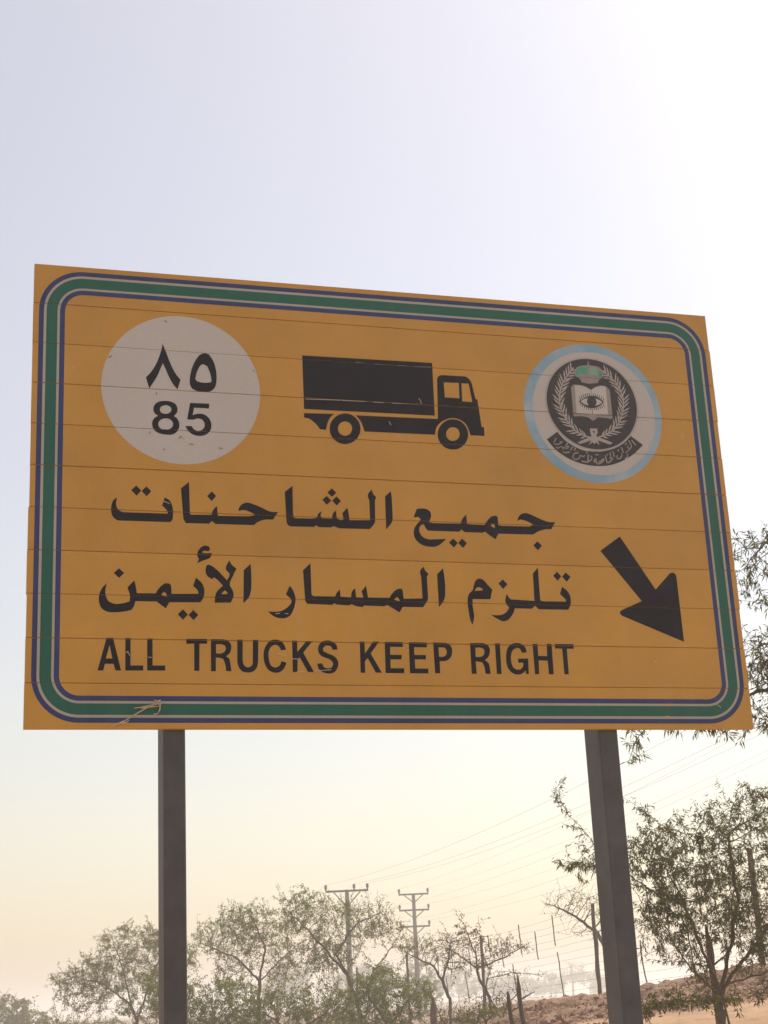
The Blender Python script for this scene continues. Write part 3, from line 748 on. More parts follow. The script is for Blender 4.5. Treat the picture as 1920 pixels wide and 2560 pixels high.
# ------------------------------------------------------------------ trees
def colonize(base, trunk, blobs, npts, step, seed, infl=9.0, kill=2.0, iters=140):
    """space colonisation: branches grow from the trunk line into a cloud of points. Returns nodes, parents"""
    r = np.random.default_rng(seed)
    wts = np.array([b[1][0] * b[1][1] * b[1][2] * (b[2] if len(b) > 2 else 1.0) for b in blobs])
    pick = r.choice(len(blobs), npts, p=wts / wts.sum())
    d = r.standard_normal((npts, 3))
    d /= np.linalg.norm(d, axis=1)[:, None]
    d *= r.random((npts, 1)) ** 0.4
    C = np.array([b[0] for b in blobs], float)[pick]
    Rr = np.array([b[1] for b in blobs], float)[pick]
    A = C + d * Rr
    A = A[A[:, 2] > height(A[:, 0], A[:, 1]) + 0.1]
    nodes, par = [], []
    for line in trunk:
        prev = -1
        L = [np.array(p, float) for p in line]
        if nodes:
            dd = [np.linalg.norm(n - L[0]) for n in nodes]
            prev = int(np.argmin(dd))
        else:
            nodes.append(L[0]); par.append(-1); prev = 0
        for p, q in zip(L, L[1:]):
            m = max(1, int(np.linalg.norm(q - p) / step))
            for k in range(1, m + 1):
                nodes.append(p + (q - p) * k / m + r.normal(0, step * 0.10, 3))
                par.append(prev)
                prev = len(nodes) - 1
    near_d = np.full(len(A), 1e9)
    near_i = np.zeros(len(A), int)
    done = 0
    for it in range(iters):
        new = np.array(nodes[done:])
        if len(new):
            D = np.linalg.norm(A[:, None] - new[None], axis=2)
            k = D.argmin(1)
            dm = D[np.arange(len(A)), k]
            upd = dm < near_d
            near_d[upd] = dm[upd]
            near_i[upd] = done + k[upd]
        done = len(nodes)
        keep = near_d > kill * step
        A, near_d, near_i = A[keep], near_d[keep], near_i[keep]
        if not len(A):
            break
        act = near_d < infl * step if it > 3 else np.ones(len(A), bool)
        if not act.any():
            act = near_d < near_d.min() + step * 3
        idx = near_i[act]
        N = np.array(nodes)
        dirs = A[act] - N[idx]
        dirs /= np.linalg.norm(dirs, axis=1)[:, None]
        u, inv = np.unique(idx, return_inverse=True)
        s = np.zeros((len(u), 3))
        np.add.at(s, inv, dirs)
        s += r.normal(0, 0.25, s.shape)
        s /= np.linalg.norm(s, axis=1)[:, None] + 1e-9
        for k, n in enumerate(u):
            nodes.append(N[n] + s[k] * step)
            par.append(int(n))
        if len(nodes) > 9000:
            break
    return np.array(nodes), np.array(par)

def branch_mesh(nodes, par, r_tip, r_base, power=1.65):
    n = len(nodes)
    area = np.full(n, 0.0)
    kids = np.zeros(n, int)
    for i in range(1, n):
        if par[i] >= 0:
            kids[par[i]] += 1
    for i in range(n - 1, -1, -1):
        if kids[i] == 0:
            area[i] += r_tip ** power
        if par[i] >= 0:
            area[par[i]] += area[i]
    rad = area ** (1 / power)
    if rad[0] > 0:
        rad = r_tip + (rad - r_tip) * (r_base - r_tip) / max(1e-9, rad[0] - r_tip)
    V, F = [], []
    for i in range(1, n):
        p = par[i]
        if p < 0:
            continue
        a, b = nodes[p], nodes[i]
        d = b - a
        L = np.linalg.norm(d)
        if L < 1e-6:
            continue
        d = d / L
        ref = np.array([0, 0, 1.0]) if abs(d[2]) < 0.9 else np.array([1.0, 0, 0])
        u = np.cross(d, ref); u /= np.linalg.norm(u)
        w = np.cross(d, u)
        sides = 6 if rad[i] > 0.02 else (4 if rad[i] > 0.008 else 3)
        k0 = len(V)
        r0, r1 = min(rad[p], rad[i] * 1.4), rad[i]
        for q, rr, ext in ((a, r0, -0.15 * r0), (b, r1, 0.15 * r1)):
            for k in range(sides):
                t = 2 * math.pi * k / sides
                V.append(q + d * ext + (u * math.cos(t) + w * math.sin(t)) * rr)
        for k in range(sides):
            j = (k + 1) % sides
            F.append((k0 + k, k0 + j, k0 + sides + j, k0 + sides + k))
    return V, F, rad

def tip_counts(nodes, par):
    n = len(nodes)
    kids = np.zeros(n, int)
    np.add.at(kids, par[par >= 0], 1)
    tips = (kids == 0).astype(int)
    for i in range(n - 1, 0, -1):
        if par[i] >= 0:
            tips[par[i]] += tips[i]
    return tips

def add_twigs(nodes, par, prob, seg, segs, seed, limit=8, up=0.45):
    """short side shoots on the thin wood"""
    r = np.random.default_rng(seed)
    tips = tip_counts(nodes, par)
    new, npar = [], []
    base = len(nodes)
    for i in range(1, base):
        if par[i] < 0 or tips[i] > limit or r.random() > prob:
            continue
        d = nodes[i] - nodes[par[i]]
        d = d / (np.linalg.norm(d) + 1e-9)
        v = d * 0.7 + r.normal(0, 0.7, 3) + np.array([0, 0, up])
        v /= np.linalg.norm(v)
        p, q = nodes[i], i
        for k in range(int(r.integers(1, segs + 1))):
            v = v + r.normal(0, 0.22, 3)
            v /= np.linalg.norm(v)
            p = p + v * seg * r.uniform(0.7, 1.3)
            new.append(p)
            npar.append(q)
            q = base + len(new) - 1
    if not new:
        return nodes, par
    return np.vstack([nodes, np.array(new)]), np.concatenate([par, np.array(npar)])

def leaves(nodes, par, tips, limit, per, size, width, seed, droop=0.5, spread=0.1):
    r = np.random.default_rng(seed)
    idx = np.where((tips <= limit) & (par >= 0))[0]
    # foliage comes in clumps: some shoots are full, some bare
    dens = per * np.clip(0.2 + 1.6 * vnoise(nodes[idx, 0] * 2.3 + nodes[idx, 1] * 0.7, nodes[idx, 2] * 2.3 - nodes[idx, 1] * 0.9, seed % 13), 0.2, 2)
    idx = np.repeat(idx, r.poisson(dens))
    n = len(idx)
    t = r.random((n, 1))
    P = nodes[idx] * t + nodes[par[idx]] * (1 - t) + r.normal(0, spread * 0.35, (n, 3))
    d = nodes[idx] - nodes[par[idx]]
    d /= np.linalg.norm(d, axis=1)[:, None] + 1e-9
    D = d * 0.5 + r.normal(0, 0.65, (n, 3)) + np.array([0, 0, -droop])
    D /= np.linalg.norm(D, axis=1)[:, None]
    Wd = np.cross(D, r.normal(0, 1, (n, 3)))
    Wd /= np.linalg.norm(Wd, axis=1)[:, None] + 1e-9
    L = size * r.uniform(0.6, 1.3, (n, 1))
    Wv = Wd * width * r.uniform(0.6, 1.3, (n, 1)) * 0.5
    bend = np.array([0, 0, -1.0]) * L * 0.12
    V = np.stack([P, P + D * L * 0.45 + Wv, P + D * L + bend, P + D * L * 0.45 - Wv], 1).reshape(-1, 3)
    return V, n

def tree(name, label, category, trunk, blobs, npts, step, seed, r_tip, r_base, per, size, width, leafmat, group=None, droop=0.4, kill=1.2, infl=7.0, spread=0.1, twig=0.6, segs=3, limit=5):
    base = Vector(trunk[0][0])
    root = empty(name, base)
    tag(root, label, category, group)
    nodes, par = colonize(base, trunk, blobs, npts, step, seed, infl, kill)
    nodes, par = add_twigs(nodes, par, twig, step, segs, seed + 2)
    V, F, rad = branch_mesh(nodes, par, r_tip, r_base)
    o = np.array(base)
    mesh_obj('trunk', [v - o for v in V], F, M['bark'], root)
    if per > 0:
        LV, n = leaves(nodes, par, tip_counts(nodes, par), limit, per, size, width, seed + 1, droop, spread)
        me = quads_mesh('crown', LV - o, n, M[leafmat])
        c = link(bpy.data.objects.new('crown', me), root)
        c['kind'] = 'stuff'
    return root

def G(x, y, dz=0.0):
    return (x, y, gz(x, y) + dz)

# mesquite on the sandy bank behind the right post
tree('mesquite_tree', 'near mesquite tree with drooping leaves behind the right sign post', 'tree',
     [[G(3.42, 18, -0.15), (3.42, 18, 1.55)],
      [(3.42, 18, 1.55), (3.39, 18, 2.0), (3.36, 18, 2.5)],
      [(3.42, 18, 1.5), (3.15, 18, 1.78), (2.85, 17.9, 2.25), (2.5, 17.6, 2.7)],
      [(3.42, 18, 1.55), (3.25, 17.9, 2.05), (3.02, 17.8, 2.7), (2.75, 17.6, 3.2)],
      [(3.42, 18, 1.55), (3.56, 17.9, 1.95), (3.70, 17.8, 2.5), (3.62, 17.6, 3.2)],
      [(3.42, 18, 1.5), (3.62, 17.9, 1.78), (3.98, 17.7, 2.2), (4.3, 17.6, 2.6)],
      [(3.42, 18, 1.52), (3.1, 17, 1.62), (2.7, 16.2, 1.46), (2.3, 15.8, 1.42)],
      [(3.42, 18, 1.6), (3.9, 17, 1.75), (4.0, 16.2, 1.6)],
      [(2.95, 17.9, 2.5), (2.2, 17.4, 3.0), (2.02, 17.4, 3.3), (1.80, 17.4, 3.52), (1.70, 17.4, 3.75)],
      [(3.0, 17.6, 3.25), (2.6, 17.4, 3.55), (2.35, 17.4, 3.72)]],
     [((3.3, 17.6, 2.65), (0.75, 0.8, 0.55)), ((3.9, 17.4, 3.3), (0.6, 0.8, 0.4)), ((3.0, 17.5, 3.2), (0.5, 0.6, 0.25), 0.6), ((3.75, 17.6, 2.3), (0.6, 0.8, 0.5)),
      ((2.9, 17.6, 2.25), (0.42, 0.6, 0.42)), ((2.35, 17.4, 2.95), (0.75, 0.5, 0.13), 1.4), ((2.75, 15.9, 1.47), (0.62, 0.4, 0.06), 5), ((3.7, 16.2, 1.5), (0.4, 0.4, 0.08), 3), ((4.6, 17.6, 3.0), (0.6, 0.8, 0.8))],
     2200, 0.08, 11, 0.0020, 0.042, 6.4, 0.060, 0.0135, 'leaf_near', droop=0.55, spread=0.04, twig=0.8)

# tall mesquite whose branches reach in behind the panel's right edge
tree('mesquite_tree', 'tall mesquite tree reaching in from behind the sign panel right edge', 'tree',
     [[G(5.6, 13.6, -0.2), (5.4, 13.6, 2.2), (4.9, 13.5, 3.6), (4.3, 13.4, 4.6)],
      [(4.9, 13.5, 3.6), (4.2, 13.3, 3.9), (3.3, 13.1, 4.0), (2.7, 13.0, 3.85)],
      [(2.7, 13.0, 3.85), (2.25, 13.0, 3.76), (2.03, 13.0, 3.62), (1.92, 13.0, 3.42)],
      [(4.3, 13.4, 4.6), (3.8, 13.2, 5.1), (3.3, 13.1, 5.25)]],
     [((3.45, 13.1, 4.20), (0.46, 0.5, 0.36), 3.5), ((3.35, 13.1, 4.95), (0.36, 0.5, 0.28), 0.6), ((3.2, 13.1, 5.2), (0.3, 0.4, 0.08), 1.5), ((4.2, 13.3, 4.6), (0.7, 0.7, 0.7), 0.5), ((2.45, 13.0, 3.70), (0.5, 0.3, 0.10), 1.5), ((2.0, 13.0, 3.55), (0.12, 0.12, 0.14), 3), ((3.05, 13.05, 3.72), (0.35, 0.3, 0.16), 1.2)],
     1500, 0.07, 23, 0.002, 0.06, 5.5, 0.07, 0.0125, 'leaf_near', droop=0.7, spread=0.04, twig=0.8)

# sapling in front of the bank
def sapling():
    root = empty('sapling', G(3.1, 15.6, -0.1))
    tag(root, 'thin leaning stem standing in the sand before the near mesquite', 'sapling')
    b = root.location
    mb = MB()
    mb.tube([(0, 0, 0), (0.0, 0.05, 0.25), (-0.05, 0.1, 0.5), (-0.10, 0.1, 0.85), (-0.2, 0.12, 1.2)], [0.016, 0.015, 0.012, 0.009, 0.004], 6)
    mb.build('stem', M['post_wood'], root)
    mb = MB()
    mb.tube([(-0.04, 0.1, 0.45), (-0.15, 0.08, 0.6), (-0.22, 0.05, 0.62)], [0.007, 0.005, 0.003], 5)
    mb.build('twig', M['post_wood'], root)
sapling()

# trees of the middle distance
def mid(name, label, x, y, trunk, blobs, npts, seed, leafmat='leaf_mid', per=7.0, size=0.062, width=0.030, r_base=0.06, group='scrub trees behind the sign', step=0.13, **k):
    tr = [[G(x, y, -0.2)] + [tuple(p) for p in trunk[0]]] + [[tuple(p) for p in t] for t in trunk[1:]]
    return tree(name, label, 'tree' if 'tree' in name else 'shrub', tr, blobs, npts, step, seed, 0.004, r_base, per, size, width, leafmat, group, segs=4, **k)

mid('scrub_tree', 'bushy scrub tree left of the left sign post', -9.0, 55,
    [[(-9.1, 55, 1.4), (-9.3, 55, 1.9)], [(-9.3, 55, 1.9), (-10.2, 55, 2.6), (-11.2, 55, 2.9)], [(-9.3, 55, 1.9), (-9.6, 55, 3.2), (-10.0, 55, 4.2)], [(-9.1, 55, 1.4), (-8.4, 55, 3.2), (-7.9, 55, 4.2)]],
    [((-9.9, 55, 2.9), (2.0, 1.8, 0.8)), ((-9.2, 55, 3.9), (1.3, 1.3, 0.75)), ((-8.0, 55, 3.2), (1.0, 1.3, 1.2)), ((-10.8, 55, 2.2), (1.2, 1.2, 0.6)), ((-8.6, 55, 1.8), (1.2, 1.2, 0.6)), ((-11.4, 55, 2.9), (0.7, 0.7, 0.35))], 1900, 31)
mid('scrub_tree', 'open spreading scrub tree just right of the left sign post', -4.6, 50,
    [[(-4.55, 50, 1.6), (-4.5, 50, 2.4)], [(-4.5, 50, 2.4), (-5.2, 50, 3.1), (-6.3, 50, 3.6)], [(-4.5, 50, 2.4), (-4.3, 50, 3.4), (-4.7, 50, 4.3)], [(-4.5, 50, 2.4), (-3.6, 50, 3.2)]],
    [((-5.3, 50, 3.7), (1.35, 1.2, 0.75)), ((-4.2, 50, 3.6), (0.9, 1.0, 0.9)), ((-4.8, 50, 4.3), (1.1, 0.9, 0.45), 0.7), ((-5.1, 50, 2.9), (0.9, 0.9, 0.4)), ((-3.9, 50, 2.7), (0.8, 0.9, 0.5))], 1300, 32, per=5.2)
mid('scrub_tree', 'leafy scrub tree in front of the single-arm power pole', -1.2, 47,
    [[(-1.35, 47, 1.3), (-1.7, 47, 2.4), (-2.0, 47, 3.0)], [(-1.7, 47, 2.4), (-2.6, 47, 3.5), (-3.4, 47, 4.3)], [(-2.0, 47, 3.0), (-1.4, 47, 3.8), (-0.7, 47, 4.1)], [(-1.2, 47, 1.2), (-1.0, 47, 2.4), (-0.3, 47, 3.2)]],
    [((-2.6, 47, 4.0), (1.1, 1.0, 0.75)), ((-1.3, 47, 3.9), (1.2, 1.0, 0.6)), ((-3.0, 47, 4.6), (0.7, 0.7, 0.4), 0.6), ((-0.6, 47, 3.6), (0.75, 0.8, 0.35)), ((-2.3, 47, 3.0), (1.2, 1.0, 0.55)), ((0.1, 47, 3.1), (0.7, 0.7, 0.22))], 1600, 33, per=5.6)
mid('scrub_tree', 'thin scrub tree beside the triple-arm power pole', 1.15, 46,
    [[(1.2, 46, 1.6), (1.0, 46, 2.1), (0.8, 46, 2.5)], [(1.0, 46, 2.1), (1.2, 46, 2.6), (1.3, 46, 3.1)], [(0.8, 46, 2.5), (0.2, 46, 2.8), (-0.1, 46, 3.0)]],
    [((0.75, 46, 2.9), (0.7, 0.7, 0.45)), ((1.2, 46, 3.1), (0.5, 0.5, 0.35)), ((0.2, 46, 2.8), (0.5, 0.5, 0.25)), ((1.5, 46, 2.6), (0.4, 0.5, 0.3))], 420, 34, per=1.7, r_base=0.05)
mid('scrub_tree', 'sparse tree with browning leaves among the fence droppers', 2.05, 40,
    [[(2.0, 40, 1.6), (1.75, 40, 2.1), (1.72, 40, 2.8)], [(1.9, 40, 1.8), (2.05, 40, 2.2), (1.9, 40, 2.6)], [(1.72, 40, 2.6), (1.5, 40, 3.3), (1.35, 40, 3.55)], [(1.8, 40, 2.3), (2.4, 40, 2.5), (3.1, 40, 2.85)], [(1.9, 40, 2.0), (2.6, 40, 2.15), (3.3, 40, 2.05)], [(1.75, 40, 2.3), (1.2, 40, 2.7), (0.9, 40, 2.9)]],
    [((1.55, 40, 3.0), (0.5, 0.5, 0.45)), ((2.3, 40, 2.8), (0.5, 0.5, 0.3)), ((2.8, 40, 2.75), (0.45, 0.4, 0.16)), ((1.2, 40, 2.5), (0.5, 0.5, 0.3)), ((2.7, 40, 2.1), (0.6, 0.4, 0.09)), ((2.0, 40, 2.35), (0.4, 0.4, 0.2))], 330, 35, 'leaf_brown', per=1.9, r_base=0.04, size=0.075, step=0.1)
mid('scrub_tree', 'pale leafless tree behind the fence next to the right sign post', 5.5, 45,
    [[(5.6, 45, 2.6), (5.3, 45, 3.3)], [(5.3, 45, 3.2), (4.7, 45, 3.7), (4.1, 45, 4.0)]],
    [((4.6, 45, 3.95), (0.85, 0.7, 0.4)), ((5.2, 45, 4.0), (0.6, 0.6, 0.5)), ((4.9, 45, 3.2), (0.6, 0.5, 0.2)), ((5.9, 45, 3.6), (0.6, 0.6, 0.5))], 520, 36, per=0.55, r_base=0.06, size=0.06)
mid('scrub_tree', 'faint far scrub tree at the lower left corner', -27.4, 110,
    [[(-27.4, 110, 1.2)]],
    [((-27.3, 110, 2.1), (2.2, 2.0, 1.2)), ((-25.6, 110, 1.5), (1.7, 1.6, 0.7)), ((-28.6, 110, 2.4), (1.3, 1.5, 0.9))], 900, 37, per=4.5, size=0.2, width=0.09, step=0.2)
# low green shrubs
mid('green_shrub', 'low green shrub right of the left sign post', -5.4, 44,
    [[(-5.4, 44, 1.0)], [(-5.4, 44, 0.9), (-6.2, 44, 1.6)], [(-5.4, 44, 0.9), (-4.6, 44, 1.6)]],
    [((-6.0, 44, 1.8), (1.0, 1.0, 0.7)), ((-4.8, 44, 1.75), (1.0, 0.9, 0.8)), ((-6.6, 44, 2.2), (0.6, 0.6, 0.4)), ((-5.4, 44, 1.3), (1.6, 1.1, 0.6))], 1500, 41, 'leaf_green', per=9.0, r_base=0.05)
mid('green_shrub', 'broad green shrub below the leafy scrub tree', -2.9, 43,
    [[(-2.9, 43, 1.0)], [(-2.9, 43, 0.9), (-3.7, 43, 1.4)], [(-2.9, 43, 0.9), (-2.2, 43, 1.4)]],
    [((-3.5, 43, 1.55), (1.0, 0.9, 0.55)), ((-2.3, 43, 1.6), (1.0, 0.9, 0.65)), ((-2.9, 43, 1.2), (1.6, 1.1, 0.6))], 1400, 42, 'leaf_green', per=9.0, r_base=0.05)
mid('green_shrub', 'bright green shrub at the foot of the triple-arm power pole', -0.5, 41,
    [[(-0.5, 41, 1.1)], [(-0.5, 41, 1.0), (-1.0, 41, 1.8)], [(-0.5, 41, 1.0), (0.1, 41, 1.7)]],
    [((-0.8, 41, 1.9), (0.8, 0.8, 0.6)), ((0.0, 41, 1.65), (0.7, 0.8, 0.5)), ((-0.7, 41, 1.3), (1.2, 0.9, 0.5))], 1300, 43, 'leaf_green', per=9.0, r_base=0.05)
mid('green_shrub', 'low hazy shrub at the lower left between the far tree and the bushy tree', -13.0, 62,
    [[(-13.0, 62, 0.9)]],
    [((-13.2, 62, 1.15), (1.3, 1.0, 0.5)), ((-11.6, 62, 1.1), (1.3, 1.0, 0.5)), ((-14.6, 62, 0.95), (1.0, 1.0, 0.4))], 700, 47, 'leaf_mid', per=6.0, r_base=0.04)
mid('green_shrub', 'small dull shrub by the broken stakes', 1.55, 33,
    [[(1.55, 33, 1.15)]],
    [((1.6, 33, 1.28), (0.5, 0.5, 0.22)), ((1.15, 33, 1.2), (0.45, 0.5, 0.16))], 300, 44, 'leaf_mid', per=3.2, r_base=0.03, size=0.06, step=0.09)

mid('dry_shrub', 'low dull scrub between the thick stump and the broken stakes', 0.95, 36,
    [[(0.95, 36, 0.9)], [(0.95, 36, 0.85), (0.7, 36, 1.25), (0.6, 36, 1.5)], [(0.95, 36, 0.85), (1.3, 36, 1.2), (1.5, 36, 1.35)]],
    [((0.7, 36, 1.2), (0.45, 0.5, 0.25)), ((1.35, 36, 1.15), (0.45, 0.5, 0.22)), ((1.0, 36, 0.95), (0.8, 0.6, 0.2))], 420, 45, 'leaf_brown', per=1.6, r_base=0.03, size=0.055, step=0.09)
mid('dry_shrub', 'leafless grey brush behind the broken stakes', 2.1, 37,
    [[(2.1, 37, 1.2)], [(2.1, 37, 1.1), (1.9, 37, 1.5), (1.75, 37, 1.85)], [(2.1, 37, 1.1), (2.3, 37, 1.5), (2.6, 37, 1.75)]],
    [((1.9, 37, 1.6), (0.4, 0.4, 0.3)), ((2.4, 37, 1.55), (0.45, 0.4, 0.25))], 260, 46, 'leaf_brown', per=0.25, r_base=0.022, size=0.05, step=0.09)

# ------------------------------------------------------------------ far trees and palms in the dust
def far_trees():
    r = random.Random(9)
    spots = [(-2, 150, 3.2, 5.6, 'faint grey tree glimpsed behind the foot of the single-arm power pole'),
             (1.8, 165, 3.2, 6.6, 'tall faint grey tree behind the triple-arm power pole'),
             (11, 350, 9.0, 7.6, 'faint tree between the triple-arm pole and the left date palm'),
             (23, 400, 10.0, 6.6, 'faint tree just right of the left date palm'),
             (30, 420, 9.0, 6.2, 'faint low tree midway between the two date palms'),
             (37, 420, 8.0, 6.6, 'faint tree just left of the right date palm'),
             (48, 430, 11.0, 7.2, 'faint broad tree beside the right date palm toward the right post'),
             (-24, 330, 11, 9.6, 'faint grey tree behind the open spreading scrub tree'),
             (-11, 320, 9, 8.0, 'faint grey tree low behind the broad green shrub')]
    for k, (x, y, w, h, label) in enumerate(spots):
        b = gz(x, y)
        blobs = [((x + r.uniform(-.4, .4) * w, y, b + h * r.uniform(.35, .75)), (w * r.uniform(.25, .42), w * .3, h * r.uniform(.18, .3))) for _ in range(7)]
        tree('far_tree', label, 'tree', [[(x, y, b - 0.3), (x, y, b + h * 0.3)]], blobs, 260, 0.075 * w, 60 + k, 0.02, 0.18, 26, 0.034 * w, 0.02 * w, 'leaf_mid', 'far dust-veiled trees', spread=0.09 * w)
far_trees()

def palm(x, y, h, seed, label):
    r = random.Random(seed)
    root = empty('date_palm', (x, y, gz(x, y)))
    tag(root, label, 'palm tree', 'far date palms')
    mb = MB()
    mb.tube([(0, 0, -0.3), (0.1, 0, h * 0.5), (0, 0, h)], [0.3, 0.24, 0.22], 8)
    mb.build('trunk', M['bark'], root)
    V, n = [], 0
    for k in range(22):
        a = 2 * math.pi * k / 22 + r.uniform(-.15, .15)
        e = r.uniform(-0.1, 1.2)
        L = r.uniform(2.6, 3.6)
        p = Vector((0, 0, h))
        for s in range(10):
            ee = e - s * 0.17
            d = Vector((math.cos(a) * math.cos(ee), math.sin(a) * math.cos(ee), math.sin(ee)))
            q = p + d * L / 10
            side = Vector((-math.sin(a), math.cos(a), 0))
            for sg in (-1, 1):
                t = side * sg * 0.5 * (1 - s / 13) + d * 0.2 - Vector((0, 0, 0.12))
                V += [p, p + t * 0.5 + d * 0.06, p + t, p + t * 0.5 - d * 0.06]
                n += 1
            p = q
    me = quads_mesh('crown', np.array([tuple(v) for v in V]), n, M['leaf_mid'])
    c = link(bpy.data.objects.new('crown', me), root)
    c['kind'] = 'stuff'
palm(18.5, 380, 6.0, 1, 'faint date palm left of the other in the far tree line')
palm(41.5, 410, 7.6, 2, 'faint date palm nearest the right sign post in the far tree line')

# ------------------------------------------------------------------ wire fence on the bank
def fence():
    A, B = Vector((7.86, 17.5)), Vector((-2.0, 75.6))
    def line(y):
        # fence runs through these surveyed post spots
        pts = [(18.0, 7.7), (28.0, 6.12), (38.5, 4.52), (51.0, 2.40), (63.5, 0.06), (76.0, -2.3)]
        for (y0, x0), (y1, x1) in zip(pts, pts[1:]):
            if y <= y1:
                return x0 + (x1 - x0) * (y - y0) / (y1 - y0)
        return pts[-1][1]
    root = empty('wire_fence', (4.52, 38.5, gz(4.52, 38.5)))
    tag(root, 'tall wire fence of rough posts and thin droppers running along the bank', 'fence')
    o = root.location
    r = random.Random(12)
    def base(y):
        return {28.0: 1.70, 38.5: 1.46, 51.0: 1.29, 63.5: 1.15}.get(y, None)
    def zb(y):
        ks = [(18, 1.8), (28, 1.70), (38.5, 1.46), (51, 1.30), (63.5, 1.18), (76, 1.05)]
        for (y0, z0), (y1, z1) in zip(ks, ks[1:]):
            if y <= y1:
                return z0 + (z1 - z0) * (y - y0) / (y1 - y0)
        return ks[-1][1]
    H = 2.16
    for y in (28.0, 38.5, 51.0, 63.5, 76.0):
        x = line(y)
        mb = MB()
        z0 = min(gz(x, y), zb(y)) - 0.3
        n = 9
        pts, rad = [], []
        for k in range(n):
            t = k / (n - 1)
            pts.append((x - o.x + r.uniform(-.012, .012), y - o.y, z0 + (zb(y) + H - z0) * t - o.z))
            rad.append(0.058 - 0.012 * t + r.uniform(-.006, .006))
        mb.tube(pts, rad, 7)
        mb.build('post', M['post_wood'], root, smooth=False)
    ys = [18.0, 28.0, 38.5, 51.0, 63.5, 76.0]
    nw = 12
    for w in range(nw):
        h = H * 0.97 * (w + 0.4) / (nw - 0.6)
        pts = []
        for y0, y1 in zip(ys, ys[1:]):
            for k in range(8):
                t = k / 8
                y = y0 + (y1 - y0) * t
                sag = -0.04 * 4 * t * (1 - t) * (0.5 + r.random())
                pts.append((line(y) - o.x, y - o.y, zb(y) + h + sag - o.z))
        mb = MB()
        mb.tube(pts, 0.0032, 3, caps=False)
        mb.build('wire', M['wire'], root)
    # droppers hang in staggered rows
    drop = [(46.0, 1.0, .62), (42.3, 1.0, .64), (34.2, 1.0, .64), (31.0, .95, .6), (50.0, .98, .66), (55.5, .98, .64), (60.0, 1.0, .62),
            (48.3, .86, .50), (44.2, .86, .52), (57.8, .84, .5), (33.0, .8, .45), (52.8, .84, .52),
            (47.0, .52, .06), (42.0, .56, .05), (53.5, .52, .08), (56.5, .5, .1), (35.0, .5, .05), (31.8, .55, .05), (59.5, .5, .1)]
    for y, t0, t1 in drop:
        x = line(y)
        n = 5
        bend = r.uniform(0.0, 0.05) if t1 < 0.2 else 0.008
        pts = []
        for k in range(n):
            t = t0 + (t1 - t0) * k / (n - 1)
            pts.append((x - o.x + r.uniform(-bend, bend) + (0.02 * k if t1 < .2 else 0.01 * k), y - o.y - 0.01, zb(y) + H * t - o.z))
        mb = MB()
        mb.tube(pts, 0.016, 5)
        mb.build('dropper', M['wire'], root)
fence()

# broken stakes in the scrub
def stake(x, y, h, lean, rad, label):
    root_z = gz(x, y)
    mb = MB()
    r = random.Random(int(x * 100))
    pts, rr = [], []
    for k in range(7):
        t = k / 6
        pts.append((lean * t + r.uniform(-.012, .012), r.uniform(-.012, .012), -0.2 + (h + 0.2) * t))
        rr.append(rad * (1.05 - 0.25 * t) * (0.35 if k == 6 else 1) + r.uniform(-.004, .004))
    mb.tube(pts, rr, 7)
    # splintered stub of a twig
    mb.tube([(lean * 0.6, 0, h * 0.6), (lean * 0.6 + 0.10, 0, h * 0.66), (lean * 0.6 + 0.2, 0, h * 0.72)], [0.014, 0.010, 0.005], 5)
    o = mb.build('wooden_stake', M['post_wood'])
    o.location = (x, y, root_z)
    tag(o, label, 'stake', 'broken stakes')
stake(1.56, 22.2, 0.80, -0.05, 0.040, 'taller of the two broken stakes below the right panel half')
stake(1.42, 22.0, 0.64, -0.07, 0.036, 'shorter of the two broken stakes below the right panel half')
stake(0.60, 40, 1.05, 0.02, 0.10, 'thick broken stump left of the two broken stakes')

stake(3.44, 18.25, 1.15, -0.04, 0.042, 'tall dead stump standing among the limbs of the near mesquite')

# ------------------------------------------------------------------ power poles and lines
def utility_pole(x, y, z_top, levels, half, braces, label, rot):
    b = gz(x, y)
    root = empty('utility_pole', (x, y, b), rot)
    tag(root, label, 'power pole', 'power poles beyond the scrub')
    mb = MB()
    h = z_top - b
    mb.tube([(0, 0, -0.5), (0, 0, h * 0.5), (0, 0, h)], [0.21, 0.165, 0.12], 10)
    mb.build('shaft', M['concrete'], root)
    tips = []
    for (dz, insul) in levels:
        z = h - dz
        mb = MB()
        mb.box(-half, half, -0.19, -0.10, z - 0.06, z + 0.06)
        arm = mb.build('crossarm', M['arm_steel'], root)
        for s in (-1, 1):
            mb = MB()
            mb.tube([(s * half * 0.62, -0.15, z - 0.06), (s * 0.08, -0.15, z - braces)], 0.035, 4)
            mb.build('brace', M['arm_steel'], root)
        for u in insul:
            mb = MB()
            mb.tube([(u * half, -0.145, z + 0.06), (u * half, -0.145, z + 0.15), (u * half, -0.145, z + 0.17), (u * half, -0.145, z + 0.28), (u * half, -0.145, z + 0.30), (u * half, -0.145, z + 0.40)],
                    [0.05, 0.05, 0.10, 0.07, 0.10, 0.05], 8)
            mb.build('insulator', M['arm_steel'], root)
            tips.append(Vector((x, y, b)) + Matrix.Rotation(rot, 3, 'Z') @ Vector((u * half, -0.145, z + 0.4)))
    return tips
tips1 = utility_pole(-3.38, 98, 8.25, [(0.08, (-0.98, 0.34, 0.96))], 1.31, 0.85, 'single-arm power pole rising from the scrub tree', 0.05)
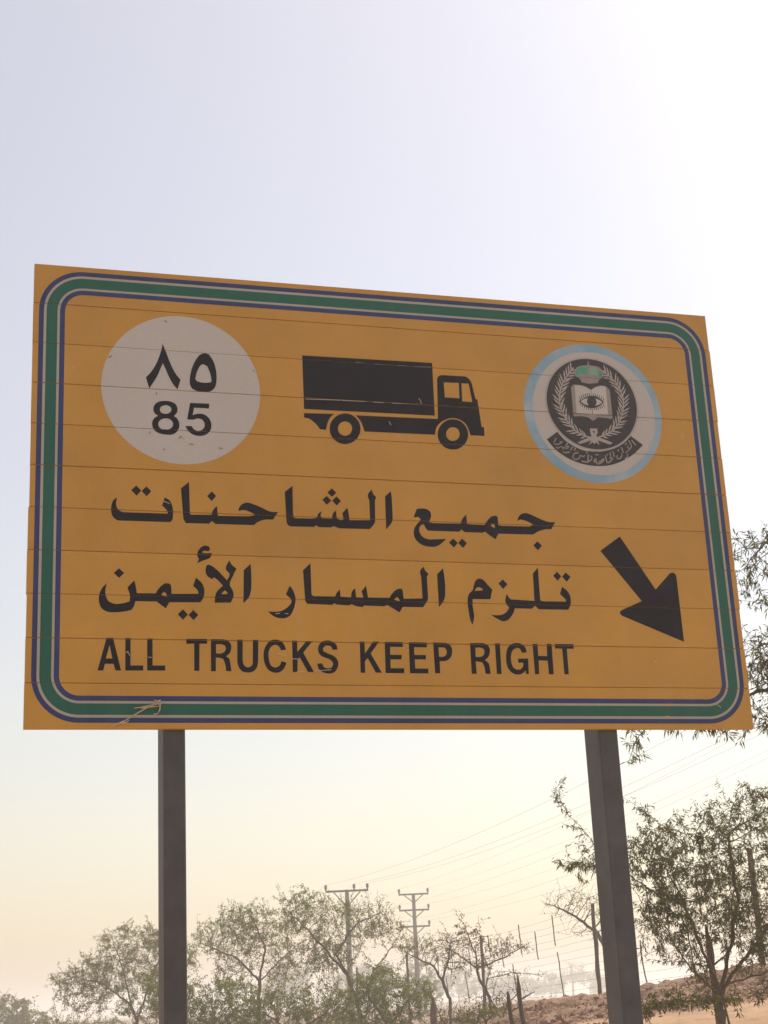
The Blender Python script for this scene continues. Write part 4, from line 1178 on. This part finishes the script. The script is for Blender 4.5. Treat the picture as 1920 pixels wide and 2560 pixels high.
tips2 = utility_pole(0.80, 118, 9.1, [(0.05, (-0.96, 0.96)), (1.18, (-0.96, 0.96)), (2.34, (-0.96, 0.96))], 1.1, 0.55, 'power pole with three crossarms', 0.05)

def cable(p, label, group, dxy, near_z, sag, far_dxy):
    """one conductor: a span towards the road's right side and one away into the dust"""
    mb = MB()
    pts = []
    n = 28
    q = p + Vector((dxy[0], dxy[1], near_z))
    f = p + Vector((far_dxy[0], far_dxy[1], -0.2))
    for k in range(8):
        t = k / 8
        v = f.lerp(p, t)
        pts.append(v - Vector((0, 0, 4 * t * (1 - t) * 0.8)))
    for k in range(n + 1):
        t = k / n
        v = p.lerp(q, t)
        pts.append(v - Vector((0, 0, 4 * t * (1 - t) * sag)))
    o = p
    mb.tube([v - o for v in pts], 0.0045, 4, caps=False)
    ob = mb.build('power_line', M['cable'])
    ob.location = o
    tag(ob, label, 'cable', group)
for t, place in zip(tips1, ('left', 'middle', 'right')):
    cable(t, 'thin power line from the %s insulator of the single-arm power pole' % place, 'lines of the single-arm pole', (18.5, -80), 1.2, 1.2, (-14, 70))
for t, place in zip(tips2, ('left end of the top', 'right end of the top', 'left end of the middle', 'right end of the middle', 'left end of the lowest', 'right end of the lowest')):
    cable(t, 'thin power line from the %s crossarm of the triple-arm pole' % place, 'lines of the triple-arm pole', (16.6, -90), 1.4, 1.0, (-14, 70))

# ------------------------------------------------------------------ dusty air
def haze():
    mb = MB()
    mb.box(-1510, 1510, -1510, 1510, -1.2, 12.5)
    o = mb.build('haze', bpy.data.materials.new('dusty_air'))
    m = o.data.materials[0]
    m.use_nodes = True
    nt = m.node_tree
    nt.nodes.clear()
    out = nt.nodes.new('ShaderNodeOutputMaterial')
    v = nt.nodes.new('ShaderNodeVolumePrincipled')
    v.inputs['Color'].default_value = HAZE_COLOR
    v.inputs['Density'].default_value = HAZE_DENSITY
    v.inputs['Anisotropy'].default_value = 0.38
    nt.links.new(v.outputs[0], out.inputs['Volume'])
    tag(o, 'pale dusty air veiling the distance', 'haze', kind='stuff')
HAZE_COLOR = (0.985, 0.965, 0.93, 1)
HAZE_DENSITY = 0.0023
haze()
